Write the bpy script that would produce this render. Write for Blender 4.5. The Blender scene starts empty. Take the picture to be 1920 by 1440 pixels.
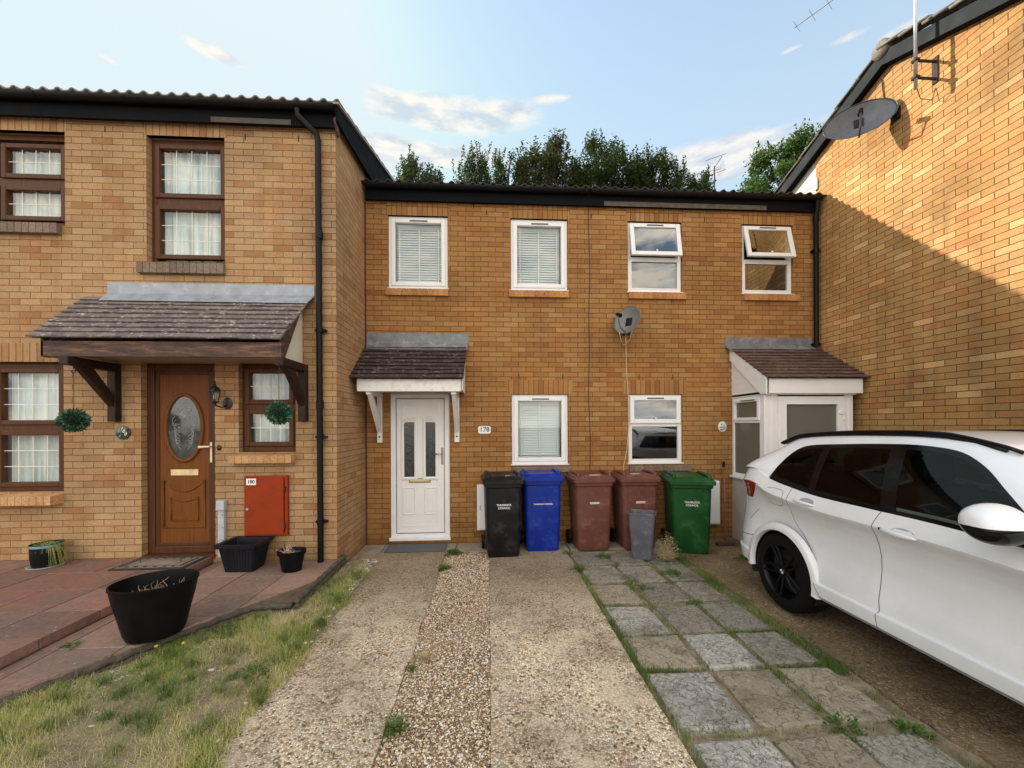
import bpy, bmesh, math, random
from mathutils import Vector, Matrix
R = math.radians
random.seed(7)
S = bpy.context.scene
COL = S.collection
# ------------------------------------------------------------------ camera
PSI, ROLL, H, D, FPX = R(3.33), .0045, 1.75, 5.93, 740.
cam = bpy.data.cameras.new('camera'); co = bpy.data.objects.new('camera', cam); COL.objects.link(co)
cam.sensor_fit = 'HORIZONTAL'; cam.sensor_width = 36; cam.lens = 36*FPX/1920
cam.shift_y = 77/1920; cam.clip_start = .05; cam.clip_end = 2000
Fw = Vector((math.sin(PSI), math.cos(PSI), 0)); Rt = Vector((math.cos(PSI), -math.sin(PSI), 0)); Up = Vector((0, 0, 1))
ex = (Rt-Up*ROLL).normalized(); ey = (Up+Rt*ROLL).normalized(); ez = -Fw
co.matrix_world = Matrix(((ex.x, ey.x, ez.x, 0), (ex.y, ey.y, ez.y, -D), (ex.z, ey.z, ez.z, H), (0, 0, 0, 1)))
S.camera = co
S.render.resolution_x, S.render.resolution_y = 1024, 768
S.view_settings.view_transform = 'Standard'; S.view_settings.look = 'None'
S.view_settings.exposure = 1.42; S.view_settings.gamma = 1
S.cycles.max_bounces = 8; S.cycles.transparent_max_bounces = 24
# ------------------------------------------------------------------ sun and sky
TO_SUN = Vector((-1.5, 1.0, 1.026)).normalized()
el = math.asin(TO_SUN.z); az = math.atan2(TO_SUN.x, TO_SUN.y)
sl = bpy.data.lights.new('sun', 'SUN'); so = bpy.data.objects.new('sun', sl); COL.objects.link(so)
sl.energy = 2.75; sl.angle = R(.8); sl.color = (1, .92, .80)
so.rotation_euler = (-TO_SUN).to_track_quat('-Z', 'Y').to_euler()
W = bpy.data.worlds.new('World'); S.world = W; W.use_nodes = True
wn = W.node_tree; wn.nodes.clear()
def N(nt, t, **k):
    n = nt.nodes.new(t)
    for a, b in k.items():
        if a == 'i':
            for q, v in b.items(): n.inputs[q].default_value = v
        else: setattr(n, a, b)
    return n
def math_(nt, op, a, b=None, c=None, clamp=False):
    n = nt.nodes.new('ShaderNodeMath'); n.operation = op; n.use_clamp = clamp
    for k, v in enumerate((a, b, c)):
        if v is None: continue
        if isinstance(v, (int, float)): n.inputs[k].default_value = v
        else: nt.links.new(v, n.inputs[k])
    return n.outputs[0]
def ramp(nt, fac, stops, interp='LINEAR'):
    n = nt.nodes.new('ShaderNodeValToRGB'); n.color_ramp.interpolation = interp
    while len(n.color_ramp.elements) < len(stops): n.color_ramp.elements.new(.5)
    for e, (p, c) in zip(n.color_ramp.elements, stops):
        e.position = p; e.color = (c, c, c, 1) if isinstance(c, (int, float)) else (*c, 1)
    if fac is not None: nt.links.new(fac, n.inputs[0])
    return n.outputs[0]
def mixc(nt, fac, a, b, mode='MIX'):
    n = nt.nodes.new('ShaderNodeMix'); n.data_type = 'RGBA'; n.blend_type = mode
    for s, v in ((0, fac), (6, a), (7, b)):
        if isinstance(v, (int, float)): n.inputs[s].default_value = v if s == 0 else (v, v, v, 1)
        elif isinstance(v, tuple): n.inputs[s].default_value = (*v, 1)
        else: nt.links.new(v, n.inputs[s])
    return n.outputs[2]
sky = N(wn, 'ShaderNodeTexSky', sky_type='NISHITA', sun_disc=False, sun_elevation=el, sun_rotation=az, air_density=1.0, dust_density=1.6, ozone_density=1.2)
tc = N(wn, 'ShaderNodeTexCoord'); nrm = N(wn, 'ShaderNodeVectorMath', operation='NORMALIZE'); wn.links.new(tc.outputs['Generated'], nrm.inputs[0])
sx = N(wn, 'ShaderNodeSeparateXYZ'); wn.links.new(nrm.outputs[0], sx.inputs[0])
azi = math_(wn, 'ARCTAN2', sx.outputs[0], sx.outputs[1]); ele = math_(wn, 'ARCSINE', sx.outputs[2])
cb = N(wn, 'ShaderNodeCombineXYZ'); wn.links.new(azi, cb.inputs[0]); wn.links.new(math_(wn, 'MULTIPLY', ele, 3.4), cb.inputs[1])
nz = N(wn, 'ShaderNodeTexNoise', i={'Scale': 6.0, 'Detail': 8, 'Roughness': .58}); wn.links.new(cb.outputs[0], nz.inputs['Vector'])
nz2 = N(wn, 'ShaderNodeTexNoise', i={'Scale': 11.0, 'Detail': 6, 'Roughness': .6}); wn.links.new(cb.outputs[0], nz2.inputs['Vector'])
# banks of cloud (azimuth, elevation, half width, half height, weight), in radians round the horizon
banks = None
for (a0, e0, wa, we, wt) in [(-0.086, 0.662, 0.275, 0.045, 1.25), (0.176, 0.686, 0.079, 0.013, 0.9), (-0.583, 0.648, 0.068, 0.012, 0.9), (-0.739, 0.577, 0.024, 0.007, 0.7), (0.524, 0.546, 0.28, 0.040, 1.2), (-0.152, 0.589, 0.33, 0.035, 1.1), (0.681, 0.658, 0.035, 0.006, 0.8), (0.766, 0.639, 0.052, 0.009, 0.8), (0.839, 0.617, 0.039, 0.008, 0.6), (0.524, 0.507, 0.225, 0.022, 0.9)]:
    da = math_(wn, 'DIVIDE', math_(wn, 'SUBTRACT', azi, a0), wa); de = math_(wn, 'DIVIDE', math_(wn, 'SUBTRACT', ele, e0), we)
    m = math_(wn, 'SUBTRACT', 1, math_(wn, 'SQRT', math_(wn, 'ADD', math_(wn, 'MULTIPLY', da, da), math_(wn, 'MULTIPLY', de, de))))
    m = math_(wn, 'MULTIPLY', math_(wn, 'MAXIMUM', m, 0), wt)
    banks = m if banks is None else math_(wn, 'MAXIMUM', banks, m)
cl = math_(wn, 'ADD', math_(wn, 'MULTIPLY', banks, .42), math_(wn, 'MULTIPLY', nz.outputs[0], .62))
cl = math_(wn, 'MULTIPLY', ramp(wn, cl, [(.40, 0), (.56, 1)]), math_(wn, 'GREATER_THAN', banks, .001))
behind = ramp(wn, math_(wn, 'MULTIPLY', sx.outputs[1], -1), [(.0, 0), (.45, 1)])       # unseen bright cloud added behind the viewer to fill the shaded house fronts
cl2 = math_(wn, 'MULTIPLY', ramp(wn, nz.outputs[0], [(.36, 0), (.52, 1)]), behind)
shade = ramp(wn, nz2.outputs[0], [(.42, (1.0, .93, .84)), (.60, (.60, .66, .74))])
thin = ramp(wn, ele, [(.0, .95), (.6, .75), (.9, .45), (1.2, .2)])                               # milky air towards the horizon
WS = .13
base = mixc(wn, 1.0, sky.outputs[0], (WS, WS, WS), 'MULTIPLY')
base = mixc(wn, 1.0, base, (.92, 1.0, 1.02), 'MULTIPLY'); base = mixc(wn, 1.0, base, (.33, .37, .385), 'DARKEN')
base = mixc(wn, math_(wn, 'MULTIPLY', thin, .8), base, (.262, .318, .340))
col = mixc(wn, math_(wn, 'MULTIPLY', cl, .75), base, mixc(wn, 1.0, shade, (.40, .40, .40), 'MULTIPLY'))
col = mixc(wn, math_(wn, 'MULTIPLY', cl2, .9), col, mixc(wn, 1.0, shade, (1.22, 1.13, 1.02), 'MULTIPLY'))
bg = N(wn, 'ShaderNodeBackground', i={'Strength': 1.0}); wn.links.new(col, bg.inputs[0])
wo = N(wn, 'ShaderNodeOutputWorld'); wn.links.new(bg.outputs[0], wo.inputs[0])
# ------------------------------------------------------------------ naming helpers
ORG = {}
def tag(o, label=None, cat=None, group=None, kind=None):
    if label: o['label'] = label
    if cat: o['category'] = cat
    if group: o['group'] = group
    if kind: o['kind'] = kind
    return o
def thing(name, label, cat, loc=(0, 0, 0), rz=0, group=None, world=False):
    o = bpy.data.objects.new(name, None); COL.objects.link(o); o.location = loc; o.rotation_euler.z = rz; o.empty_display_size = .1
    if world: ORG[o] = Vector(loc)
    return tag(o, label, cat, group)
def finish(o, parent):
    COL.objects.link(o)
    if parent is not None:
        o.parent = parent
        if parent in ORG: o.matrix_parent_inverse = Matrix.Translation(-ORG[parent])
    return o
class MB:
    def __init__(s): s.v = []; s.f = []
    def add(s, vs, fs):
        n = len(s.v); s.v += [tuple(p) for p in vs]; s.f += [tuple(i+n for i in q) for q in fs]; return s
    def box(s, x0, x1, y0, y1, z0, z1):
        x0, x1 = min(x0, x1), max(x0, x1); y0, y1 = min(y0, y1), max(y0, y1); z0, z1 = min(z0, z1), max(z0, z1)
        return s.add([(x0, y0, z0), (x1, y0, z0), (x1, y1, z0), (x0, y1, z0), (x0, y0, z1), (x1, y0, z1), (x1, y1, z1), (x0, y1, z1)],
                     [(0, 3, 2, 1), (4, 5, 6, 7), (0, 1, 5, 4), (1, 2, 6, 5), (2, 3, 7, 6), (3, 0, 4, 7)])
    def ring(s, x0, x1, z0, z1, w, y0, y1):                     # rectangular frame in a wall facing -y
        s.box(x0, x0+w, y0, y1, z0, z1); s.box(x1-w, x1, y0, y1, z0, z1)
        s.box(x0+w, x1-w, y0, y1, z0, z0+w); s.box(x0+w, x1-w, y0, y1, z1-w, z1); return s
    def prism(s, pts, axis, a, b):                              # polygon in the two other axes, extruded along axis
        def m(p, t):
            return {'x': (t, p[0], p[1]), 'y': (p[0], t, p[1]), 'z': (p[0], p[1], t)}[axis]
        n = len(pts)
        return s.add([m(p, a) for p in pts]+[m(p, b) for p in pts], [tuple(range(n))[::-1], tuple(range(n, 2*n))]+[(i, (i+1) % n, n+(i+1) % n, n+i) for i in range(n)])
    def tube(s, pts, r, n=8, cap=True, mod=None):
        pts = [Vector(p) for p in pts]; rings = []
        up = None
        for i, p in enumerate(pts):
            t = (pts[min(i+1, len(pts)-1)]-pts[max(i-1, 0)]).normalized()
            if up is None:
                up = Vector((0, 0, 1)) if abs(t.z) < .9 else Vector((1, 0, 0))
            a = (up-t*up.dot(t)).normalized(); up = a; b = t.cross(a)
            rr = r[i] if isinstance(r, (list, tuple)) else r
            rings.append([p+(a*math.cos(k*2*math.pi/n)+b*math.sin(k*2*math.pi/n))*(rr*(mod(i, k) if mod else 1)) for k in range(n)])
        vs = [v for g in rings for v in g]; fs = []
        for i in range(len(rings)-1):
            for k in range(n): fs.append((i*n+k, i*n+(k+1) % n, (i+1)*n+(k+1) % n, (i+1)*n+k))
        if cap: fs += [tuple(range(n))[::-1], tuple((len(rings)-1)*n+k for k in range(n))]
        return s.add(vs, fs)
    def lathe(s, prof, n=32, c=(0, 0, 0), sx=1, sy=1, axis='z', cap=True):
        vs = []
        for (r, z) in prof:
            for k in range(n):
                a = 2*math.pi*k/n; p = (r*math.cos(a)*sx, r*math.sin(a)*sy, z)
                if axis == 'x': p = (p[2], p[0], p[1])
                if axis == 'y': p = (p[0], p[2], p[1])
                vs.append((p[0]+c[0], p[1]+c[1], p[2]+c[2]))
        m = len(prof); fs = [(i*n+k, i*n+(k+1) % n, (i+1)*n+(k+1) % n, (i+1)*n+k) for i in range(m-1) for k in range(n)]
        if cap: fs += [tuple(range(n))[::-1], tuple((m-1)*n+k for k in range(n))]
        return s.add(vs, fs)
    def grid(s, fn, nu, nv, closeu=False):
        vs = [fn(i/nu, j/nv) for i in range(nu+(0 if closeu else 1)) for j in range(nv+1)]
        w = nv+1; nn = nu if closeu else nu+1; fs = []
        for i in range(nu):
            i2 = (i+1) % nn
            for j in range(nv): fs.append((i*w+j, i2*w+j, i2*w+j+1, i*w+j+1))
        return s.add(vs, fs)
    def xf(s, M, start=0):
        s.v[start:] = [tuple(M @ Vector(p)) for p in s.v[start:]]; return s
    def build(s, name, mat, parent=None, smooth=False, bevel=0, recalc=True, label=None, seg=2):
        me = bpy.data.meshes.new(name); me.from_pydata(s.v, [], s.f); me.update()
        if recalc:
            bm = bmesh.new(); bm.from_mesh(me); bmesh.ops.recalc_face_normals(bm, faces=bm.faces); bm.to_mesh(me); bm.free()
        me.materials.append(mat)
        o = bpy.data.objects.new(name, me); finish(o, parent)
        if smooth:
            me.shade_smooth()
            if smooth != True:
                e = me.attributes.get('sharp_edge')
                bm = bmesh.new(); bm.from_mesh(me)
                for ed in bm.edges:
                    ed.smooth = not (len(ed.link_faces) == 2 and ed.calc_face_angle(0) > R(smooth))
                bm.to_mesh(me); bm.free()
        if bevel:
            b = o.modifiers.new('bevel', 'BEVEL'); b.width = bevel; b.segments = seg; b.limit_method = 'ANGLE'; b.angle_limit = R(40)
        if label: o['label'] = label
        return o
def struct(o): o['kind'] = 'structure'; return o
def text(name, body, size, mat, parent, loc, rx=math.pi/2, rz=0, ry=0, ext=.0006, bold=0.0, world=True):
    c = bpy.data.curves.new('lettering', 'FONT'); c.body = body; c.size = size; c.extrude = ext; c.align_x = 'CENTER'; c.align_y = 'CENTER'; c.offset = bold
    t = bpy.data.objects.new('lettering', c); COL.objects.link(t); bpy.context.view_layer.update()
    me = bpy.data.meshes.new_from_object(t.evaluated_get(bpy.context.evaluated_depsgraph_get()))
    bpy.data.objects.remove(t); bpy.data.curves.remove(c)
    M = Matrix.Translation(loc) @ Matrix.Rotation(rz, 4, 'Z') @ Matrix.Rotation(rx, 4, 'X') @ Matrix.Rotation(ry, 4, 'Z')
    me.transform(M); me.name = name; me.materials.clear(); me.materials.append(mat)
    o = bpy.data.objects.new(name, me); return finish(o, parent)
def copy_tree(o, parent=None, loc=None, rz=None, label=None):
    c = o.copy(); COL.objects.link(c); c.parent = parent
    if parent is not None: c.matrix_parent_inverse = o.matrix_parent_inverse.copy()
    if loc is not None: c.location = loc
    if rz is not None: c.rotation_euler.z = rz
    if label: c['label'] = label
    for ch in [q for q in o.children]: copy_tree(ch, c)
    return c
# ------------------------------------------------------------------ materials
def new(name):
    m = bpy.data.materials.new(name); m.use_nodes = True; nt = m.node_tree
    b = nt.nodes['Principled BSDF']; return m, nt, b
def plain(name, c, rough=.5, metal=0, spec=.5, noise=0, nscale=8, bump=0, bscale=60, coat=0, dirt=None, dscale=3, trans=0):
    m, nt, b = new(name); b.inputs['Base Color'].default_value = (*c, 1); b.inputs['Roughness'].default_value = rough
    b.inputs['Metallic'].default_value = metal; b.inputs['Specular IOR Level'].default_value = spec; b.inputs['Coat Weight'].default_value = coat
    t = N(nt, 'ShaderNodeTexCoord'); src = None
    if noise:
        n = N(nt, 'ShaderNodeTexNoise', i={'Scale': nscale, 'Detail': 6, 'Roughness': .6}); nt.links.new(t.outputs['Object'], n.inputs['Vector'])
        src = mixc(nt, 1.0, c, ramp(nt, n.outputs[0], [(.3, 1-noise), (.7, 1+noise)]), 'MULTIPLY')
        if noise > .1: nt.links.new(ramp(nt, n.outputs[0], [(.3, max(0, rough-.12)), (.7, min(1, rough+.12))]), b.inputs['Roughness'])
    if dirt:
        n = N(nt, 'ShaderNodeTexNoise', i={'Scale': dscale, 'Detail': 9, 'Roughness': .7}); nt.links.new(t.outputs['Object'], n.inputs['Vector'])
        src = mixc(nt, ramp(nt, n.outputs[0], [(.52, 0), (.72, 1)]), src if src is not None else c, dirt)
    if src is not None: nt.links.new(src, b.inputs['Base Color'])
    if bump:
        n = N(nt, 'ShaderNodeTexNoise', i={'Scale': bscale, 'Detail': 4}); nt.links.new(t.outputs['Object'], n.inputs['Vector'])
        bp = N(nt, 'ShaderNodeBump', i={'Strength': bump, 'Distance': .004}); nt.links.new(n.outputs[0], bp.inputs['Height']); nt.links.new(bp.outputs[0], b.inputs['Normal'])
    return m
def uvz(nt):                                                    # along-the-wall coordinate and height, in metres
    g = N(nt, 'ShaderNodeNewGeometry'); p = N(nt, 'ShaderNodeSeparateXYZ'); nt.links.new(g.outputs['Position'], p.inputs[0])
    n = N(nt, 'ShaderNodeSeparateXYZ'); nt.links.new(g.outputs['True Normal'], n.inputs[0])
    k = math_(nt, 'GREATER_THAN', math_(nt, 'ABSOLUTE', n.outputs[0]), .5)
    u = math_(nt, 'ADD', math_(nt, 'MULTIPLY', p.outputs[0], math_(nt, 'SUBTRACT', 1, k)), math_(nt, 'MULTIPLY', p.outputs[1], k))
    return u, p.outputs[2], g
def brick(name, c1, c2, mortar, soldier=False, stain=.5, uoff=0, pale=(.50, .33, .16), red=(.30, .115, .045)):
    m, nt, b = new(name); u, z, g = uvz(nt)
    cbn = N(nt, 'ShaderNodeCombineXYZ')
    nw = N(nt, 'ShaderNodeTexNoise', i={'Scale': 9, 'Detail': 2}); nt.links.new(g.outputs['Position'], nw.inputs['Vector'])
    wob = math_(nt, 'MULTIPLY', math_(nt, 'SUBTRACT', nw.outputs[0], .5), .007)
    nt.links.new(math_(nt, 'ADD', math_(nt, 'ADD', u, uoff), wob), cbn.inputs[0]); nt.links.new(math_(nt, 'ADD', z, wob), cbn.inputs[1])
    bt = N(nt, 'ShaderNodeTexBrick', offset=0.0 if soldier else .5, i={'Scale': 1, 'Mortar Size': .0050, 'Mortar Smooth': .55, 'Bias': 0, 'Brick Width': .075 if soldier else .225, 'Row Height': 5. if soldier else .075,
                                                       'Color1': (0, 0, 0, 1), 'Color2': (1, 1, 1, 1), 'Mortar': (0, 0, 0, 1)})
    nt.links.new(cbn.outputs[0], bt.inputs['Vector'])
    sep = N(nt, 'ShaderNodeSeparateColor'); nt.links.new(bt.outputs['Color'], sep.inputs[0])
    rnd = sep.outputs[0]
    c = ramp(nt, rnd, [(0, c1), (.12, red), (.17, c1), (.5, c2), (.80, c1), (.90, pale), (1, c2)])
    nb = N(nt, 'ShaderNodeTexNoise', i={'Scale': 1.1, 'Detail': 5, 'Roughness': .62}); nt.links.new(g.outputs['Position'], nb.inputs['Vector'])
    c = mixc(nt, 1.0, c, ramp(nt, nb.outputs[0], [(.30, 1-.38*stain), (.5, 1.0), (.72, 1+.30*stain)]), 'MULTIPLY')
    nr = N(nt, 'ShaderNodeTexNoise', i={'Scale': 2.3, 'Detail': 3}); nt.links.new(g.outputs['Position'], nr.inputs['Vector'])
    c = mixc(nt, math_(nt, 'MULTIPLY', ramp(nt, nr.outputs[0], [(.48, 0), (.66, 1)]), .45), c, mixc(nt, 1.0, c, (.98, .72, .55), 'MULTIPLY'))
    nf = N(nt, 'ShaderNodeTexNoise', i={'Scale': 85, 'Detail': 5, 'Roughness': .75}); nt.links.new(g.outputs['Position'], nf.inputs['Vector'])
    c = mixc(nt, 1.0, c, ramp(nt, nf.outputs[0], [(.25, .62), (.5, 1), (.75, 1.25)]), 'MULTIPLY')
    # rising damp, splash grime and rain streaks: stains with their own ragged shape
    cs = N(nt, 'ShaderNodeCombineXYZ'); nt.links.new(math_(nt, 'MULTIPLY', u, 3.2), cs.inputs[0]); nt.links.new(math_(nt, 'MULTIPLY', z, .35), cs.inputs[1])
    ns = N(nt, 'ShaderNodeTexNoise', i={'Scale': 1.6, 'Detail': 7, 'Roughness': .65}); nt.links.new(cs.outputs[0], ns.inputs['Vector'])
    c = mixc(nt, math_(nt, 'MULTIPLY', ramp(nt, ns.outputs[0], [(.50, 0), (.70, 1)]), .5*stain+.1), c, mixc(nt, 1.0, c, (.60, .56, .50), 'MULTIPLY'))
    zz_ = math_(nt, 'ADD', z, math_(nt, 'MULTIPLY', nb.outputs[0], .9))
    c = mixc(nt, ramp(nt, zz_, [(.42, .65), (.80, 0)]), c, mixc(nt, 1.0, c, (.60, .56, .46), 'MULTIPLY'))
    mc = mixc(nt, 1.0, mortar, ramp(nt, nb.outputs[0], [(.3, .6), (.7, 1.35)]), 'MULTIPLY')
    c = mixc(nt, bt.outputs['Fac'], c, mc)
    nt.links.new(c, b.inputs['Base Color']); b.inputs['Roughness'].default_value = .88; b.inputs['Specular IOR Level'].default_value = .25
    h = math_(nt, 'ADD', math_(nt, 'MULTIPLY', bt.outputs['Fac'], -1), math_(nt, 'MULTIPLY', nf.outputs[0], .45))
    h = math_(nt, 'ADD', h, math_(nt, 'MULTIPLY', rnd, .25))
    bp = N(nt, 'ShaderNodeBump', i={'Strength': .9, 'Distance': .006}); nt.links.new(h, bp.inputs['Height']); nt.links.new(bp.outputs[0], b.inputs['Normal'])
    return m
BR_M = brick('mid_brick', (.315, .156, .052), (.36, .190, .066), (.135, .068, .027), pale=(.39, .225, .09), red=(.275, .122, .042))
BR_MS = brick('mid_brick_on_end', (.315, .156, .052), (.36, .190, .066), (.13, .066, .027), soldier=True, pale=(.38, .22, .09), red=(.26, .115, .042))
BR_L = brick('left_brick', (.378, .238, .120), (.428, .280, .148), (.225, .13, .062), uoff=.07, pale=(.45, .29, .15), red=(.325, .165, .072))
BR_LS = brick('left_brick_on_end', (.36, .21, .10), (.41, .25, .125), (.2, .115, .055), soldier=True, pale=(.44, .28, .15), red=(.32, .165, .075))
BR_R = brick('right_brick', (.40, .232, .086), (.45, .27, .105), (.145, .066, .025), uoff=.03, stain=.9, pale=(.60, .38, .17), red=(.44, .21, .085))
WHITE = plain('white_upvc', (.80, .80, .80), .28, noise=.03, nscale=5)
WHITEP = plain('weathered_white_paint', (.78, .77, .75), .5, noise=.06, nscale=14, dirt=(.60, .55, .48), dscale=12, bump=.25)
def wood(name, c1, c2, rough=.38, sc=(55, 55, 2.2), axis=None):
    m, nt, b = new(name); t = N(nt, 'ShaderNodeTexCoord'); mp = N(nt, 'ShaderNodeMapping'); mp.inputs['Scale'].default_value = sc
    nt.links.new(t.outputs['Object'], mp.inputs[0]); n = N(nt, 'ShaderNodeTexNoise', i={'Scale': 1, 'Detail': 6, 'Roughness': .6, 'Distortion': .6}); nt.links.new(mp.outputs[0], n.inputs['Vector'])
    nt.links.new(ramp(nt, n.outputs[0], [(.28, c1), (.68, c2)]), b.inputs['Base Color']); b.inputs['Roughness'].default_value = rough; b.inputs['Specular IOR Level'].default_value = .25
    bp = N(nt, 'ShaderNodeBump', i={'Strength': .25, 'Distance': .002}); nt.links.new(n.outputs[0], bp.inputs['Height']); nt.links.new(bp.outputs[0], b.inputs['Normal'])
    return m
OAK = wood('oak_grain_upvc', (.052, .019, .006), (.105, .038, .012), .5)
OAKD = wood('oak_grain_door', (.11, .032, .004), (.19, .062, .008), .5)
BEAM = wood('dark_stained_timber', (.012, .007, .006), (.04, .02, .014), .55, (14, 14, 14))
def fascia_mat():
    m, nt, b = new('peeling_fascia'); t = N(nt, 'ShaderNodeTexCoord'); mp = N(nt, 'ShaderNodeMapping'); mp.inputs['Scale'].default_value = (3.2, 3.2, 22)
    nt.links.new(t.outputs['Object'], mp.inputs[0]); n = N(nt, 'ShaderNodeTexNoise', i={'Scale': 1.2, 'Detail': 9, 'Roughness': .72}); nt.links.new(mp.outputs[0], n.inputs['Vector'])
    n2 = N(nt, 'ShaderNodeTexNoise', i={'Scale': 3.4, 'Detail': 8, 'Roughness': .75}); nt.links.new(mp.outputs[0], n2.inputs['Vector'])
    c = ramp(nt, n.outputs[0], [(.36, (.030, .018, .016)), (.50, (.075, .040, .030)), (.60, (.17, .085, .045)), (.72, (.30, .17, .09))])
    c = mixc(nt, ramp(nt, n2.outputs[0], [(.58, 0), (.66, .8)]), c, (.028, .018, .018))
    nt.links.new(c, b.inputs['Base Color']); b.inputs['Roughness'].default_value = .7
    bp = N(nt, 'ShaderNodeBump', i={'Strength': .5, 'Distance': .004}); nt.links.new(n.outputs[0], bp.inputs['Height']); nt.links.new(bp.outputs[0], b.inputs['Normal'])
    return m
PEEL = fascia_mat()
def tiles(name, c, c2, lichen, amt):
    m, nt, b = new(name); g = N(nt, 'ShaderNodeNewGeometry')
    n = N(nt, 'ShaderNodeTexNoise', i={'Scale': 26, 'Detail': 7, 'Roughness': .7}); nt.links.new(g.outputs['Position'], n.inputs['Vector'])
    n2 = N(nt, 'ShaderNodeTexNoise', i={'Scale': 9, 'Detail': 8, 'Roughness': .65}); nt.links.new(g.outputs['Position'], n2.inputs['Vector'])
    n3 = N(nt, 'ShaderNodeTexVoronoi', i={'Scale': 21}); nt.links.new(g.outputs['Position'], n3.inputs['Vector'])
    cc = mixc(nt, g.outputs['Random Per Island'], c, c2)
    cc = mixc(nt, 1.0, cc, ramp(nt, n.outputs[0], [(.3, .65), (.7, 1.4)]), 'MULTIPLY')
    k = math_(nt, 'MULTIPLY', ramp(nt, n2.outputs[0], [(.47, 0), (.60, 1)]), ramp(nt, n3.outputs[0], [(.10, 1), (.46, 0)]))
    cc = mixc(nt, math_(nt, 'MULTIPLY', k, amt), cc, lichen)
    nt.links.new(cc, b.inputs['Base Color']); b.inputs['Roughness'].default_value = .8
    bp = N(nt, 'ShaderNodeBump', i={'Strength': .5, 'Distance': .004}); nt.links.new(n.outputs[0], bp.inputs['Height']); nt.links.new(bp.outputs[0], b.inputs['Normal'])
    return m
TILE_L = tiles('grey_brown_tile', (.125, .098, .092), (.19, .152, .14), (.62, .58, .52), .95)
TILE_M = tiles('dark_plum_tile', (.028, .017, .016), (.055, .034, .032), (.60, .56, .50), .38)
TILE_R = tiles('brown_tile', (.085, .050, .038), (.135, .082, .062), (.45, .38, .32), .35)
PAN = tiles('pantile_dark', (.020, .017, .016), (.038, .032, .03), (.12, .11, .09), .3)
PANR = tiles('pantile_grey', (.14, .12, .10), (.2, .17, .14), (.3, .28, .2), .5)
BLACKP = plain('black_plastic', (.005, .005, .006), .5, noise=.25, nscale=4, spec=.2)
BOARDB = plain('dark_board', (.005, .0055, .007), .8, noise=.3, nscale=9, spec=.12)
LEAD = plain('lead_sheet', (.30, .33, .37), .5, metal=.35, noise=.22, nscale=7, dirt=(.5, .53, .56), dscale=5, bump=.3, bscale=20)
LEADD = plain('dull_lead_sheet', (.19, .20, .215), .55, metal=.3, noise=.28, nscale=8, dirt=(.42, .42, .43), dscale=6, bump=.3, bscale=20)
CREAM = plain('cream_render', (.66, .60, .50), .7, noise=.06, nscale=6)
SOFF = plain('buff_soffit', (.34, .25, .16), .6, noise=.12, nscale=5)
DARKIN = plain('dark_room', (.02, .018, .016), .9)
BLIND = plain('white_blind', (.82, .83, .84), .45)
STEEL = plain('brushed_steel', (.5, .5, .5), .3, metal=1)
BRASS = plain('worn_brass', (.72, .62, .34), .4, metal=.6, noise=.15)
CHROME = plain('dull_bronze', (.33, .28, .20), .35, metal=.8)
GALV = plain('galvanised', (.45, .46, .48), .4, metal=.8, noise=.2)
RUST = plain('rusty_iron', (.025, .016, .012), .8, noise=.4, nscale=30)
LEADW = plain('white_lead_strip', (.78, .77, .68), .5)
def glass(name, tint=(1, 1, 1), rough=.0, refl=1.0, cover=.0, covercol=(.1, .1, .1)):
    m, nt, b = new(name); nt.nodes.remove(b); out = nt.nodes['Material Output']
    tr = N(nt, 'ShaderNodeBsdfTransparent'); tr.inputs[0].default_value = (*tint, 1)
    gl = N(nt, 'ShaderNodeBsdfGlossy', i={'Roughness': rough}); gl.inputs[0].default_value = (1, 1, 1, 1)
    g = N(nt, 'ShaderNodeNewGeometry'); t = N(nt, 'ShaderNodeTexNoise', i={'Scale': 1.6, 'Detail': 1}); nt.links.new(g.outputs['Position'], t.inputs['Vector'])
    bp = N(nt, 'ShaderNodeBump', i={'Strength': .03, 'Distance': .02}); nt.links.new(t.outputs[0], bp.inputs['Height']); nt.links.new(bp.outputs[0], gl.inputs['Normal'])
    fr = N(nt, 'ShaderNodeFresnel'); nt.links.new(math_(nt, 'SUBTRACT', 1.52, math_(nt, 'MULTIPLY', g.outputs['Backfacing'], 1.52-1/1.52)), fr.inputs['IOR']); k = math_(nt, 'MULTIPLY', fr.outputs[0], 1.0*refl, clamp=True)
    mx = N(nt, 'ShaderNodeMixShader'); nt.links.new(k, mx.inputs[0]); nt.links.new(tr.outputs[0], mx.inputs[1]); nt.links.new(gl.outputs[0], mx.inputs[2]); last = mx
    if cover:
        df = N(nt, 'ShaderNodeBsdfDiffuse'); df.inputs[0].default_value = (*covercol, 1); m2 = N(nt, 'ShaderNodeMixShader', i={0: cover})
        nt.links.new(tr.outputs[0], m2.inputs[1]); nt.links.new(df.outputs[0], m2.inputs[2]); nt.links.new(m2.outputs[0], mx.inputs[1])
    nt.links.new(last.outputs[0], out.inputs[0]); return m
GLASS = glass('window_glass', (.92, .95, .94))
GLASSR = glass('reflecting_glass', (.75, .78, .78), refl=2.8)
FROST = glass('frosted_glass', (.6, .62, .6), .12, 1.2, .80, (.16, .165, .14))
TINT = glass('tinted_car_glass', (.09, .11, .11), refl=.35)
TINTF = glass('car_glass', (.30, .36, .34), refl=.45)
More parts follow.
